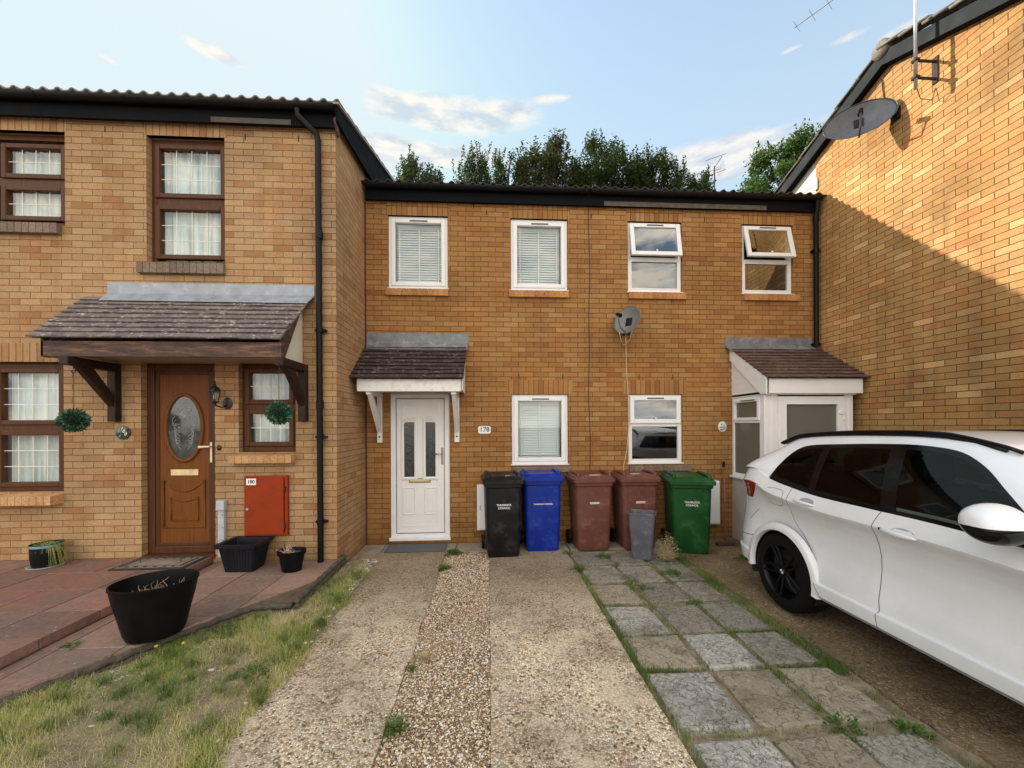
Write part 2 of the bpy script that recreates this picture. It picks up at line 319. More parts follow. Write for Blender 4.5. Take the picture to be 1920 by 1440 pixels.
def curtain_mat():
    m, nt, b = new('net_curtain'); b.inputs['Base Color'].default_value = (.66, .68, .66, 1); b.inputs['Roughness'].default_value = .9
    b.inputs['Emission Strength'].default_value = 0
    t = N(nt, 'ShaderNodeTexCoord'); mp = N(nt, 'ShaderNodeMapping'); mp.inputs['Scale'].default_value = (22, 1, .7); nt.links.new(t.outputs['Object'], mp.inputs[0])
    n = N(nt, 'ShaderNodeTexNoise', i={'Scale': 1, 'Detail': 3}); nt.links.new(mp.outputs[0], n.inputs['Vector'])
    nt.links.new(ramp(nt, n.outputs[0], [(.30, (.50, .53, .53)), (.58, (.88, .90, .90))]), b.inputs['Base Color'])
    return m
NET = curtain_mat()
# ------------------------------------------------------------------ the ground
def aggregate(name, pal, cell=95, dark=.35, patch=None):
    m, nt, b = new(name); g = N(nt, 'ShaderNodeNewGeometry')
    v = N(nt, 'ShaderNodeTexVoronoi', i={'Scale': cell}); nt.links.new(g.outputs['Position'], v.inputs['Vector'])
    v2 = N(nt, 'ShaderNodeTexVoronoi', feature='DISTANCE_TO_EDGE', i={'Scale': cell}); nt.links.new(g.outputs['Position'], v2.inputs['Vector'])
    s = N(nt, 'ShaderNodeSeparateColor'); nt.links.new(v.outputs['Color'], s.inputs[0])
    c = ramp(nt, s.outputs[0], [(i/(len(pal)-1), p) for i, p in enumerate(pal)])
    n = N(nt, 'ShaderNodeTexNoise', i={'Scale': 1.3, 'Detail': 6, 'Roughness': .65}); nt.links.new(g.outputs['Position'], n.inputs['Vector'])
    n3 = N(nt, 'ShaderNodeTexNoise', i={'Scale': 60, 'Detail': 4, 'Roughness': .7}); nt.links.new(g.outputs['Position'], n3.inputs['Vector'])
    c = mixc(nt, ramp(nt, v2.outputs[0], [(.06, dark), (.22, 0)]), c, (.10, .075, .05))
    c = mixc(nt, 1.0, c, ramp(nt, n3.outputs[0], [(.3, .72), (.7, 1.25)]), 'MULTIPLY')
    c = mixc(nt, 1.0, c, ramp(nt, n.outputs[0], [(.32, (.60, .55, .49)), (.5, (.98, .94, .89)), (.68, (1.35, 1.31, 1.22))]), 'MULTIPLY')
    pz = N(nt, 'ShaderNodeTexNoise', i={'Scale': 3.1, 'Detail': 8, 'Roughness': .7}); nt.links.new(g.outputs['Position'], pz.inputs['Vector'])
    c = mixc(nt, ramp(nt, pz.outputs[0], [(.50, 0), (.66, .75)]), c, mixc(nt, 1.0, ramp(nt, n3.outputs[0], [(.3, pal[1]), (.7, pal[0])]), (.86, .84, .80), 'MULTIPLY'))   # worn patches of bare cement
    pc = N(nt, 'ShaderNodeTexNoise', i={'Scale': .9, 'Detail': 6, 'Roughness': .6, 'Distortion': .4}); nt.links.new(g.outputs['Position'], pc.inputs['Vector'])
    crack = ramp(nt, math_(nt, 'ABSOLUTE', math_(nt, 'SUBTRACT', pc.outputs[0], .5)), [(.0, .7), (.0035, 0)])
    c = mixc(nt, crack, c, (.06, .045, .03))
    c = mixc(nt, ramp(nt, pc.outputs[0], [(.55, 0), (.70, .5)]), c, mixc(nt, 1.0, c, (.45, .38, .30), 'MULTIPLY'))
    if patch:                                                   # darker and browner towards the house end, with a ragged edge
        p = N(nt, 'ShaderNodeSeparateXYZ'); nt.links.new(g.outputs['Position'], p.inputs[0])
        yy = math_(nt, 'ADD', p.outputs[1], math_(nt, 'MULTIPLY', n.outputs[0], 1.6))
        k = ramp(nt, math_(nt, 'MULTIPLY', math_(nt, 'ADD', yy, 2.2), .4), [(.15, 0), (.65, 1)])
        c = mixc(nt, math_(nt, 'MULTIPLY', k, patch), c, (.145, .105, .06))
    nt.links.new(c, b.inputs['Base Color']); b.inputs['Roughness'].default_value = .92; b.inputs['Specular IOR Level'].default_value = .2
    h = math_(nt, 'ADD', math_(nt, 'MULTIPLY', v.outputs['Distance'], -1), math_(nt, 'MULTIPLY', n3.outputs[0], .5))
    bp = N(nt, 'ShaderNodeBump', i={'Strength': .8, 'Distance': .006}); nt.links.new(h, bp.inputs['Height']); nt.links.new(bp.outputs[0], b.inputs['Normal'])
    return m
CONC = aggregate('exposed_aggregate_concrete', [(.68, .56, .40), (.88, .79, .62), (.48, .33, .20), (.92, .86, .72), (.74, .62, .45), (.15, .10, .06), (.88, .78, .60), (.62, .46, .30)], 72, .5, .62)
CONC2 = aggregate('mossy_aggregate_concrete', [(.22, .16, .09), (.32, .24, .145), (.15, .10, .055), (.40, .33, .22), (.25, .18, .10)], 62, .6)
GRAVB = aggregate('gravel_bed', [(.40, .27, .14), (.55, .43, .29), (.30, .17, .08), (.62, .55, .44), (.20, .13, .08)], 75, .9)
SOIL = plain('soil', (.12, .085, .05), .95, noise=.5, nscale=14, bump=1.0, bscale=50)
EARTH = plain('dry_earth', (.25, .19, .12), .95, noise=.45, nscale=9, bump=1.0, bscale=70, dirt=(.38, .33, .25), dscale=24)
def edged(x0, x1, y0, y1, z0, z1, wob=.012, step=.06, seed=1):
    rr = random.Random(seed); n = int((y1-y0)/step)
    ll = []; a = b = 0
    for i in range(n+1):
        a = a*.75+rr.uniform(-1, 1)*wob*.6; b = b*.75+rr.uniform(-1, 1)*wob*.6
        ll.append((y0+(y1-y0)*i/n, x0+a, x1+b))
    m = MB(); vs = []; fs = []
    for (y, a, b) in ll: vs += [(a, y, z1), (b, y, z1), (a, y, z0), (b, y, z0)]
    for i in range(n):
        k = 4*i; fs += [(k, k+1, k+5, k+4), (k, k+4, k+6, k+2), (k+1, k+3, k+7, k+5)]
    fs += [(0, 2, 3, 1), (4*n, 4*n+1, 4*n+3, 4*n+2)]
    return m.add(vs, fs)
m = MB(); m.grid(lambda u, v: (-300+600*u, -300+600*v, -.045), 2, 2); struct(m.build('ground', SOIL, recalc=False))
struct(edged(-1.50, -.60, -8.5, -.44, -.04, .0, .014, seed=3).build('driveway_strip', CONC))
struct(edged(.0, 1.045, -8.5, -.40, -.04, .004, .004, seed=4).build('driveway_strip', CONC))
struct(edged(2.56, 5.2, -12, -.02, -.04, -.006, .03, seed=5).build('parking_bay', CONC2))
struct(MB().box(-9, 9, -22, -8.5, -.04, -.012).build('road', plain('asphalt', (.06, .06, .06), .9, noise=.3, nscale=20, bump=.6)))
PAVE = plain('worn_concrete_flag', (.30, .255, .20), .9, noise=.22, nscale=7, bump=.5, dirt=(.14, .115, .08), dscale=4)
m = MB()
for i, (a, b) in enumerate([(-1.82, -1.52), (-1.51, -.98), (-.97, -.48), (-.47, .12), (.13, .70), (.71, 1.12), (1.14, 1.62), (1.64, 2.1), (2.12, 2.6)]):
    m.box(a, b, -.425+.012*math.sin(i*3), -.004, -.04, -.006+.004*math.sin(i*5))
m.box(-1.86, -1.52, -1.0, -.44, -.04, -.012)
struct(m.build('path', PAVE, bevel=.004))
# loose gravel between the two concrete strips
GRV = None
def gravel_mat():
    m, nt, b = new('pebbles'); g = N(nt, 'ShaderNodeNewGeometry')
    c = ramp(nt, g.outputs['Random Per Island'], [(0, (.56, .42, .26)), (.14, (.72, .60, .43)), (.28, (.38, .26, .15)), (.42, (.76, .70, .58)), (.55, (.56, .44, .29)), (.68, (.28, .20, .13)), (.8, (.80, .77, .68)), (.9, (.48, .30, .16)), (1, (.20, .16, .12))], 'CONSTANT')
    n = N(nt, 'ShaderNodeTexNoise', i={'Scale': 90, 'Detail': 3}); nt.links.new(g.outputs['Position'], n.inputs['Vector'])
    nt.links.new(mixc(nt, 1.0, c, ramp(nt, n.outputs[0], [(.3, .75), (.7, 1.2)]), 'MULTIPLY'), b.inputs['Base Color']); b.inputs['Roughness'].default_value = .7
    return m
PEB = gravel_mat()
ICO = None
def ico():
    bm = bmesh.new(); bmesh.ops.create_icosphere(bm, subdivisions=1, radius=1); v = [tuple(q.co) for q in bm.verts]; f = [tuple(x.index for x in q.verts) for q in bm.faces]; bm.free(); return v, f
IV, IF = ico()
def pebbles(mb, n, fx, r0, r1, rr):
    for i in range(n):
        x, y, z = fx(rr); r = rr.uniform(r0, r1)*rr.uniform(.6, 1); a = rr.uniform(0, 6.28); ca, sa = math.cos(a), math.sin(a)
        sx, sy, sz = r*rr.uniform(.9, 1.4), r*rr.uniform(.7, 1), r*rr.uniform(.4, .7)
        mb.add([(x+ca*p[0]*sx-sa*p[1]*sy, y+sa*p[0]*sx+ca*p[1]*sy, z+p[2]*sz) for p in IV], IF)
rr = random.Random(11)
struct(MB().box(-.62, .02, -8.5, -.42, -.044, -.016).build('gravel_strip', GRAVB))
m = MB()
def gp(r):
    y = -.46-(r.random()**.8)*3.75; x = r.uniform(-.60, .0); return x, y, -.015+r.uniform(0, .008)
pebbles(m, 15000, gp, .005, .0105, rr)
pebbles(m, 260, lambda r: (r.uniform(-.75, .16), r.uniform(-4.1, -.5), .006), .003, .008, rr)
tag(m.build('gravel', PEB, recalc=False), kind='stuff')
# ------------------------------------------------------------------ riven paving slabs beside the drive
def slab_mat(name, c, hi, ridge):
    m, nt, b = new(name); g = N(nt, 'ShaderNodeNewGeometry')
    ri = N(nt, 'ShaderNodeCombineXYZ'); nt.links.new(math_(nt, 'MULTIPLY', g.outputs['Random Per Island'], 37), ri.inputs[2]); nt.links.new(math_(nt, 'MULTIPLY', g.outputs['Random Per Island'], 91), ri.inputs[0])
    ad = N(nt, 'ShaderNodeVectorMath', operation='ADD'); nt.links.new(ri.outputs[0], ad.inputs[0]); nt.links.new(g.outputs['Position'], ad.inputs[1])
    n1 = N(nt, 'ShaderNodeTexNoise', i={'Scale': 3.6, 'Detail': 5, 'Roughness': .55, 'Distortion': .5}); nt.links.new(ad.outputs[0], n1.inputs['Vector'])
    n2 = N(nt, 'ShaderNodeTexNoise', i={'Scale': 9, 'Detail': 4, 'Roughness': .6}); nt.links.new(ad.outputs[0], n2.inputs['Vector'])
    n = N(nt, 'ShaderNodeTexNoise', i={'Scale': 46, 'Detail': 9, 'Roughness': .78}); nt.links.new(ad.outputs[0], n.inputs['Vector'])
    nl = N(nt, 'ShaderNodeTexNoise', i={'Scale': 2.4, 'Detail': 5, 'Roughness': .6}); nt.links.new(g.outputs['Position'], nl.inputs['Vector'])
    terr_ = math_(nt, 'FRACT', math_(nt, 'MULTIPLY', n1.outputs[0], 9))                     # stepped, riven layers
    e1 = ramp(nt, math_(nt, 'FRACT', math_(nt, 'MULTIPLY', n1.outputs[0], 9)), [(.0, 1), (.16, .25), (.5, 0)])
    e2 = ramp(nt, math_(nt, 'ABSOLUTE', math_(nt, 'SUBTRACT', n2.outputs[0], .5)), [(.0, 1), (.02, 0)])
    cc = mixc(nt, ramp(nt, n.outputs[0], [(.36, 0), (.64, 1)]), c, hi)
    cc = mixc(nt, math_(nt, 'MULTIPLY', e1, ridge), cc, tuple(min(1, x*1.8) for x in hi))
    cc = mixc(nt, math_(nt, 'MULTIPLY', e2, .55), cc, (.06, .052, .04))
    cc = mixc(nt, ramp(nt, nl.outputs[0], [(.52, 0), (.68, .6)]), cc, (.10, .085, .05))
    cc = mixc(nt, 1.0, cc, ramp(nt, g.outputs['Random Per Island'], [(0, .82), (1, 1.18)]), 'MULTIPLY')
    nt.links.new(cc, b.inputs['Base Color']); b.inputs['Roughness'].default_value = .85; b.inputs['Specular IOR Level'].default_value = .25
    h = math_(nt, 'ADD', math_(nt, 'MULTIPLY', math_(nt, 'FLOOR', math_(nt, 'MULTIPLY', n1.outputs[0], 9)), .55), math_(nt, 'ADD', math_(nt, 'MULTIPLY', n.outputs[0], .7), math_(nt, 'MULTIPLY', e2, -.5)))
    bp = N(nt, 'ShaderNodeBump', i={'Strength': 1, 'Distance': .008}); nt.links.new(h, bp.inputs['Height']); nt.links.new(bp.outputs[0], b.inputs['Normal'])
    return m
SG = slab_mat('grey_riven_slab', (.155, .145, .112), (.40, .37, .295), .22); SGL = slab_mat('pale_grey_riven_slab', (.185, .175, .15), (.54, .515, .445), .35)
ST = slab_mat('buff_riven_slab', (.215, .18, .125), (.43, .37, .27), .2); SD = slab_mat('dark_riven_slab', (.125, .115, .092), (.31, .285, .235), .2)
rr = random.Random(5)
xs = [(1.10, 1.545), (1.58, 2.005), (2.04, 2.42)]
ys = [(-1.08, -.62), (-1.62, -1.11), (-2.13, -1.655), (-2.69, -2.18), (-3.17, -2.73), (-3.745, -3.215), (-4.30, -3.80), (-4.85, -4.34), (-5.4, -4.9)]
pick = [[SD, SD, SD], [SG, SG, SG], [ST, SD, SG], [SGL, SG, SG], [ST, SGL, SG], [SGL, ST, ST], [SGL, ST, SG], [SG, SG, ST], [ST, SG, SG]]
sets = {}
for j, (y0, y1) in enumerate(ys):
    for i, (x0, x1) in enumerate(xs):
        if j == 0: x0, x1 = x0+.0, x1+.0
        a, b, c, d = [(x+rr.uniform(-.022, .018), y+rr.uniform(-.02, .018)) for x, y in ((x0, y0), (x1, y0), (x1, y1), (x0, y1))]
        if j >= 4 and i == 2: b = (b[0]+.02, b[1]); c = (c[0], c[1])
        z = rr.uniform(-.004, .006); k = pick[j][i]; ph = rr.uniform(0, 9)
        mb = sets.setdefault(k, MB())
        def fn(u, v, a=a, b=b, c=c, d=d, z=z, ph=ph):
            lo = (a[0]+(b[0]-a[0])*u, a[1]+(b[1]-a[1])*u); hi = (d[0]+(c[0]-d[0])*u, d[1]+(c[1]-d[1])*u)
            x = lo[0]+(hi[0]-lo[0])*v; y = lo[1]+(hi[1]-lo[1])*v
            e = min(u, 1-u, v, 1-v)
            x += .005*math.sin(y*41+ph) if u in (0, 1) else 0; y += .005*math.sin(x*37+ph) if v in (0, 1) else 0
            return (x, y, z+(0 if e > .03 else -.008 if e > 0 else -.045)+.003*math.sin(x*23+ph)*math.sin(y*19+ph))
        us = [0, .02, .06, .25, .5, .75, .94, .98, 1]
        mb.grid(lambda u, v, fn=fn: fn(us[round(u*8)], us[round(v*8)]), 8, 8)
for k, mb in sets.items(): struct(mb.build('paving_slabs', k, smooth=False))
struct(MB().box(1.045, 2.60, -8.5, -.43, -.042, -.026).build('soil_bed', EARTH))
# ------------------------------------------------------------------ red patio in front of the left house
def clip(poly, a, b, c):                                        # keep a*x+b*y<=c
    out = []
    for i in range(len(poly)):
        p, q = poly[i-1], poly[i]; dp = a*p[0]+b*p[1]-c; dq = a*q[0]+b*q[1]-c
        if (dp <= 0) != (dq <= 0):
            t = dp/(dp-dq); out.append((p[0]+(q[0]-p[0])*t, p[1]+(q[1]-p[1])*t))
        if dq <= 0: out.append(q)
    return out
def terr(name, c, moss):
    m, nt, b = new(name); g = N(nt, 'ShaderNodeNewGeometry')
    n = N(nt, 'ShaderNodeTexNoise', i={'Scale': 2.2, 'Detail': 8, 'Roughness': .68}); nt.links.new(g.outputs['Position'], n.inputs['Vector'])
    n2 = N(nt, 'ShaderNodeTexNoise', i={'Scale': 30, 'Detail': 6, 'Roughness': .7}); nt.links.new(g.outputs['Position'], n2.inputs['Vector'])
    n3 = N(nt, 'ShaderNodeTexVoronoi', i={'Scale': 9}); nt.links.new(g.outputs['Position'], n3.inputs['Vector'])
    cc = mixc(nt, ramp(nt, n.outputs[0], [(.42, 0), (.60, 1)]), c, moss)
    cc = mixc(nt, 1.0, cc, ramp(nt, g.outputs['Random Per Island'], [(0, .78), (1, 1.15)]), 'MULTIPLY')
    cc = mixc(nt, 1.0, cc, ramp(nt, n2.outputs[0], [(.3, .72), (.7, 1.25)]), 'MULTIPLY')
    cc = mixc(nt, ramp(nt, n3.outputs[0], [(.045, .8), (.09, 0)]), cc, (.5, .42, .36))
    nt.links.new(cc, b.inputs['Base Color']); nt.links.new(ramp(nt, n.outputs[0], [(.35, .5), (.6, .85)]), b.inputs['Roughness'])
    bp = N(nt, 'ShaderNodeBump', i={'Strength': .5, 'Distance': .004}); nt.links.new(n2.outputs[0], bp.inputs['Height']); nt.links.new(bp.outputs[0], b.inputs['Normal'])
    return m
TER = terr('red_concrete_flag', (.27, .135, .10), (.19, .13, .104)); TERB = terr('pinkish_worn_flag', (.31, .19, .145), (.22, .16, .125))
m = MB(); rr = random.Random(2)
for i in range(-11, 0):
    for j in range(-14, 0):
        x0, y0 = -3.24+i*.46, -1.09+j*.45
        z = .225+rr.uniform(-.002, .002)
        m.prism([(x0+.004, y0+.004), (x0+.456, y0+.004), (x0+.456, y0+.446), (x0+.004, y0+.446)], 'z', .15, z)
struct(m.build('patio_step', TER, bevel=.004))
m = MB()
for i in range(-2, 4):
    for j in range(-9, 0):
        x0, y0 = -3.24+i*.45+.12, -1.09+j*.45
        p = [(x0+.004, y0+.004), (x0+.446, y0+.004), (x0+.446, y0+.446), (x0+.004, y0+.446)]
        p = clip(p, 1, 0, -1.80); 
        if p: p = clip(p, .83, -.557, .83*-2.16+.557*2.22)
        if p and len(p) > 2 and sum(q[1] for q in p)/len(p) < -2.24:
            p = clip(p, 1, 0, -2.16)
        if p and len(p) > 2:
            p = clip(p, -1, 0, 3.238)
        if p and len(p) > 2: m.prism(p, 'z', .05, .142+rr.uniform(-.003, .003))
struct(m.build('patio', TERB, bevel=.004))
struct(MB().prism([(-8.3, -1.09), (-1.81, -1.09), (-1.81, -2.2), (-2.17, -2.24), (-3.0, -3.44), (-3.0, -7), (-8.3, -7)], 'z', -.04, .128).build('patio_base', SOIL))
struct(MB().box(-8.3, -3.25, -6.9, -1.09, .129, .215).build('patio_base', plain('step_mortar', (.16, .075, .05), .9, noise=.4, nscale=16)))
# rope-topped edging along the patio
def polyline(pts, step):
    out = []
    for a, b in zip(pts, pts[1:]):
        a, b = Vector(a), Vector(b); n = max(1, int((b-a).length/step))
        out += [a.lerp(b, i/n) for i in range(n)]
    return out+[Vector(pts[-1])]
EDG = plain('mossy_dark_concrete', (.075, .062, .048), .95, noise=.5, nscale=18, bump=1, bscale=60, dirt=(.10, .13, .045), dscale=12)
t = thing('rope_edging', 'dark mossy rope-topped edging kerb round the corner of the red patio', 'garden edging', (-1.8, -1.2, 0), world=True)
for pts in ([(-1.775, -.98, .155), (-1.775, -2.2, .14)], [(-1.80, -2.235, .12), (-2.14, -2.245, .115), (-2.3, -2.42, .105), (-2.62, -2.9, .10), (-2.96, -3.42, .09), (-3.1, -3.8, .08)]):
    pl = polyline(pts, .012)
    m = MB(); m.tube(pl, .026, 10, mod=lambda i, k: 1+.16*math.sin(i*.55+k*.63))
    m.tube([(p.x, p.y, p.z-.05) for p in polyline(pts, .1)], .028, 6)
    m.tube([(p.x, p.y, p.z-.10) for p in polyline(pts, .1)], .028, 6)
    m.build('edging_length', EDG, t, smooth=True)
# rough ground on which the grass grows
def gz(x, y): return .035*math.sin(x*2.1+1)*math.cos(y*1.7)+.02*math.sin(x*7+y*5)
def inside(x, y):                                               # the lawn: between the patio edging and the drive
    if y < -2.25: return x < -1.40+.03*math.sin(y*6) and (x > -2.16+(y+2.24)*.70)
    return -1.75 < x < -1.42+.04*math.sin(y*9)-max(0, (y+1.3))*.3 and y < -.72
m = MB(); 
def lw(u, v):
    y = -.66-7.2*v; xl = -1.76 if y > -2.2 else max(-3.12, -2.16+(y+2.24)*.70)-.04; xr = -1.42+.02*math.sin(y*11)
    x = xl+(xr-xl)*u; e = min(1, (xr-x)*6)
    return (x, y, -.006+e*(.055+.5*gz(x, y)))
m.grid(lw, 24, 120); struct(m.build('lawn_soil', EARTH, smooth=True))
# ------------------------------------------------------------------ house pieces
def wall_y(mb, Y, th, x0, x1, z0, z1, ops):                     # wall facing -y with rectangular openings
    us = sorted({x0, x1, *[o[0] for o in ops], *[o[1] for o in ops]}); zs = sorted({z0, z1, *[o[2] for o in ops], *[o[3] for o in ops]})
    inn = lambda x, z: any(o[0] < x < o[1] and o[2] < z < o[3] for o in ops)
    for a, b in zip(us, us[1:]):
        for c, d in zip(zs, zs[1:]):
            if inn((a+b)/2, (c+d)/2): continue
            mb.add([(a, Y, c), (b, Y, c), (b, Y, d), (a, Y, d)], [(0, 1, 2, 3)])
            mb.add([(a, Y+th, c), (b, Y+th, c), (b, Y+th, d), (a, Y+th, d)], [(0, 3, 2, 1)])
    for (a, b, c, d) in ops:
        mb.add([(a, Y, c), (a, Y+th, c), (a, Y+th, d), (a, Y, d)], [(0, 1, 2, 3)]); mb.add([(b, Y, c), (b, Y+th, c), (b, Y+th, d), (b, Y, d)], [(0, 3, 2, 1)])
        mb.add([(a, Y, d), (b, Y, d), (b, Y+th, d), (a, Y+th, d)], [(0, 3, 2, 1)]); mb.add([(a, Y, c), (b, Y, c), (b, Y+th, c), (a, Y+th, c)], [(0, 1, 2, 3)])
    return mb
def header_sill(root, x0, x1, ztop, Y, mat, name='brick_sill', proj=.045, h=.105, dep=.14, drop=.03):
    m = MB(); n = max(1, round((x1-x0)/.0755)); w = (x1-x0)/n
    for i in range(n):
        a = x0+i*w+.0035; b = x0+(i+1)*w-.0035; y0 = Y-proj+.0015*math.sin(i*7); y1 = Y+dep
        m.add([(a, y0, ztop-h), (b, y0, ztop-h), (b, y1, ztop-h), (a, y1, ztop-h), (a, y0, ztop-drop), (b, y0, ztop-drop), (b, y1, ztop), (a, y1, ztop)],
              [(0, 3, 2, 1), (4, 5, 6, 7), (0, 1, 5, 4), (1, 2, 6, 5), (2, 3, 7, 6), (3, 0, 4, 7)])
    m.box(x0+.004, x1-.004, Y-proj+.006, Y+dep-.01, ztop-h+.004, ztop-drop-.006)
    return m.build(name, mat, root, bevel=.003)
def sill_mat(name, c1, c2):
    m, nt, b = new(name); g = N(nt, 'ShaderNodeNewGeometry'); n = N(nt, 'ShaderNodeTexNoise', i={'Scale': 40, 'Detail': 6, 'Roughness': .7}); nt.links.new(g.outputs['Position'], n.inputs['Vector'])
    c = mixc(nt, g.outputs['Random Per Island'], c1, c2); c = mixc(nt, 1.0, c, ramp(nt, n.outputs[0], [(.3, .6), (.7, 1.3)]), 'MULTIPLY')
    nt.links.new(c, b.inputs['Base Color']); b.inputs['Roughness'].default_value = .9
    bp = N(nt, 'ShaderNodeBump', i={'Strength': .7, 'Distance': .004}); nt.links.new(n.outputs[0], bp.inputs['Height']); nt.links.new(bp.outputs[0], b.inputs['Normal']); return m
SILLB = sill_mat('orange_brick_on_edge', (.36, .155, .055), (.52, .26, .09)); SILLD = sill_mat('weathered_brick_on_edge', (.15, .11, .085), (.24, .18, .13)); SILLL = sill_mat('buff_brick_on_edge', (.44, .23, .10), (.58, .34, .16))
def pane(mb_x0, x1, z0, z1, y, mat, parent, name='pane', t=.004): return MB().box(mb_x0, x1, y, y+t, z0, z1).build(name, mat, parent)
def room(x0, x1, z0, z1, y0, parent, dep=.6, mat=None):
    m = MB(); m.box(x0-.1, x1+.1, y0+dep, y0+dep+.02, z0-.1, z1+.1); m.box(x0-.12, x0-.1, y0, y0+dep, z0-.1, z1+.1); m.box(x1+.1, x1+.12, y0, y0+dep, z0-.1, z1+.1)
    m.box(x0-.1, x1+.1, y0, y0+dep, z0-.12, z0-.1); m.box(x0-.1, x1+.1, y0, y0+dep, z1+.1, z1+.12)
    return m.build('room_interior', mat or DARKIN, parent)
def vent(root, xc, z, y, w=.26, mat=None):
    m = MB(); m.box(xc-w/2, xc+w/2, y-.009, y, z-.009, z+.009); m.build('trickle_vent', mat or plain('vent_grey', (.45, .42, .36), .5), root, bevel=.003)
VENTG = plain('vent_shadow', (.10, .085, .07), .6)
def white_window(root, x0, x1, z0, z1, Y, blind=True):
    f = MB().ring(x0+.004, x1-.004, z0+.004, z1-.004, .045, Y+.03, Y+.10).build('window', WHITE, root, bevel=.005)
    MB().ring(x0+.042, x1-.042, z0+.042, z1-.042, .060, Y+.012, Y+.07).build('sash', WHITE, f, bevel=.009)
    MB().box(x0-.012, x1+.012, Y-.012, Y+.05, z0-.012, z0+.0035).build('cill', WHITE, f, bevel=.004)
    g0, g1, h0, h1 = x0+.10, x1-.10, z0+.10, z1-.10
    pane(g0, g1, h0, h1, Y+.045, GLASS, f); vent(f, (x0+x1)/2+.01, z1-.072, Y+.0125, mat=VENTG)
    m = MB(); n = int((h1-h0)/.040)
    for i in range(n):
        z = h0+.05+i*(h1-h0-.06)/n; a = .45
        m.add([(g0+.015, Y+.118, z-.016), (g1-.015, Y+.118, z-.016), (g1-.015, Y+.142, z+.021), (g0+.015, Y+.142, z+.021),
               (g0+.015, Y+.116, z-.015), (g1-.015, Y+.116, z-.015), (g1-.015, Y+.140, z+.022), (g0+.015, Y+.140, z+.022)], [(0, 3, 2, 1), (4, 5, 6, 7), (0, 1, 5, 4), (2, 3, 7, 6), (1, 2, 6, 5), (3, 0, 4, 7)])
    m.box(g0+.012, g1-.012, Y+.11, Y+.15, h0+.005, h0+.022); m.box(g0+.012, g1-.012, Y+.11, Y+.16, h1-.03, h1+.01)
    b = m.build('blind', BLIND, f)
    m = MB()
    for x in (g0+.05, (g0+g1)/2, g1-.05):
        m.box(x-.007, x+.007, Y+.106, Y+.109, h0+.01, h1); m.lathe([(.006, -.02), (.011, -.012), (.006, .0)], 8, (x, Y+.107, h0+.03))
    m.build('ladder_tape', BLIND, b)
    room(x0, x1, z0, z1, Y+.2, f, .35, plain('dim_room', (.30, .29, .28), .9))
    return f
def topopen_window(root, x0, x1, z0, z1, Y, zm, ang):
    f = MB().ring(x0+.004, x1-.004, z0+.004, z1-.004, .05, Y+.03, Y+.10); f.box(x0+.054, x1-.054, Y+.034, Y+.096, zm-.03, zm+.03)
    f = f.build('window', WHITE, root, bevel=.005)
    MB().box(x0-.012, x1+.012, Y-.012, Y+.05, z0-.012, z0+.0035).build('cill', WHITE, f, bevel=.004)
    MB().ring(x0+.05, x1-.05, z0+.05, zm-.025, .014, Y+.024, Y+.05).build('glazing_bead', WHITE, f)
    pane(x0+.06, x1-.06, z0+.06, zm-.03, Y+.05, GLASSR, f)
    m = MB(); hz = z1-.035; hy = Y+.03; a, b, c, d = x0+.030, x1-.030, zm+.005, z1-.03
    m.ring(a, b, c, d, .065, Y-.002, Y+.04); M = Matrix.Translation((0, hy, hz)) @ Matrix.Rotation(-ang, 4, 'X') @ Matrix.Translation((0, -hy, -hz)); m.xf(M)
    s = m.build('sash', WHITE, f, bevel=.009)
    MB().box(a+.06, b-.06, Y+.018, Y+.022, c+.06, d-.06).xf(M).build('pane', GLASSR, f)
    m = MB().box((a+b)/2-.13, (a+b)/2+.13, Y-.010, Y-.002, d-.042, d-.024).xf(M); m.build('trickle_vent', VENTG, f)
    m = MB().box((a+b)/2-.012, (a+b)/2+.012, Y-.012, Y+.0, c+.066, c+.085).xf(M); m.build('sticker', WHITE, f)
    room(x0, x1, z0, z1, Y+.11, f, .7)
    return f
def curtain(x0, x1, z0, z1, y, parent, seed=0, mat=None):
    rr = random.Random(seed); ph = [rr.uniform(0, 6) for _ in range(4)]; n = int((x1-x0)/.008)
    def fn(u, v):
        x = x0+(x1-x0)*u
        return (x, y+.012*math.sin(x*75+ph[0]+.6*v)+.012*math.sin(x*41+ph[1])+.006*math.sin(x*130+ph[2]), z0+(z1-z0)*v)
    return MB().grid(fn, n, 6).build('curtain', mat or NET, parent, smooth=True, recalc=False)
def leads(x0, x1, z0, z1, y, nx, nz, parent, w=.007):
    m = MB()
    for i in range(1, nx): x = x0+(x1-x0)*i/nx; m.box(x-w/2, x+w/2, y, y+.003, z0, z1)
    for j in range(1, nz): z = z0+(z1-z0)*j/nz; m.box(x0, x1, y-.001, y+.002, z-w/2, z+w/2)
    return m.build('lead_bars', LEADW, parent)
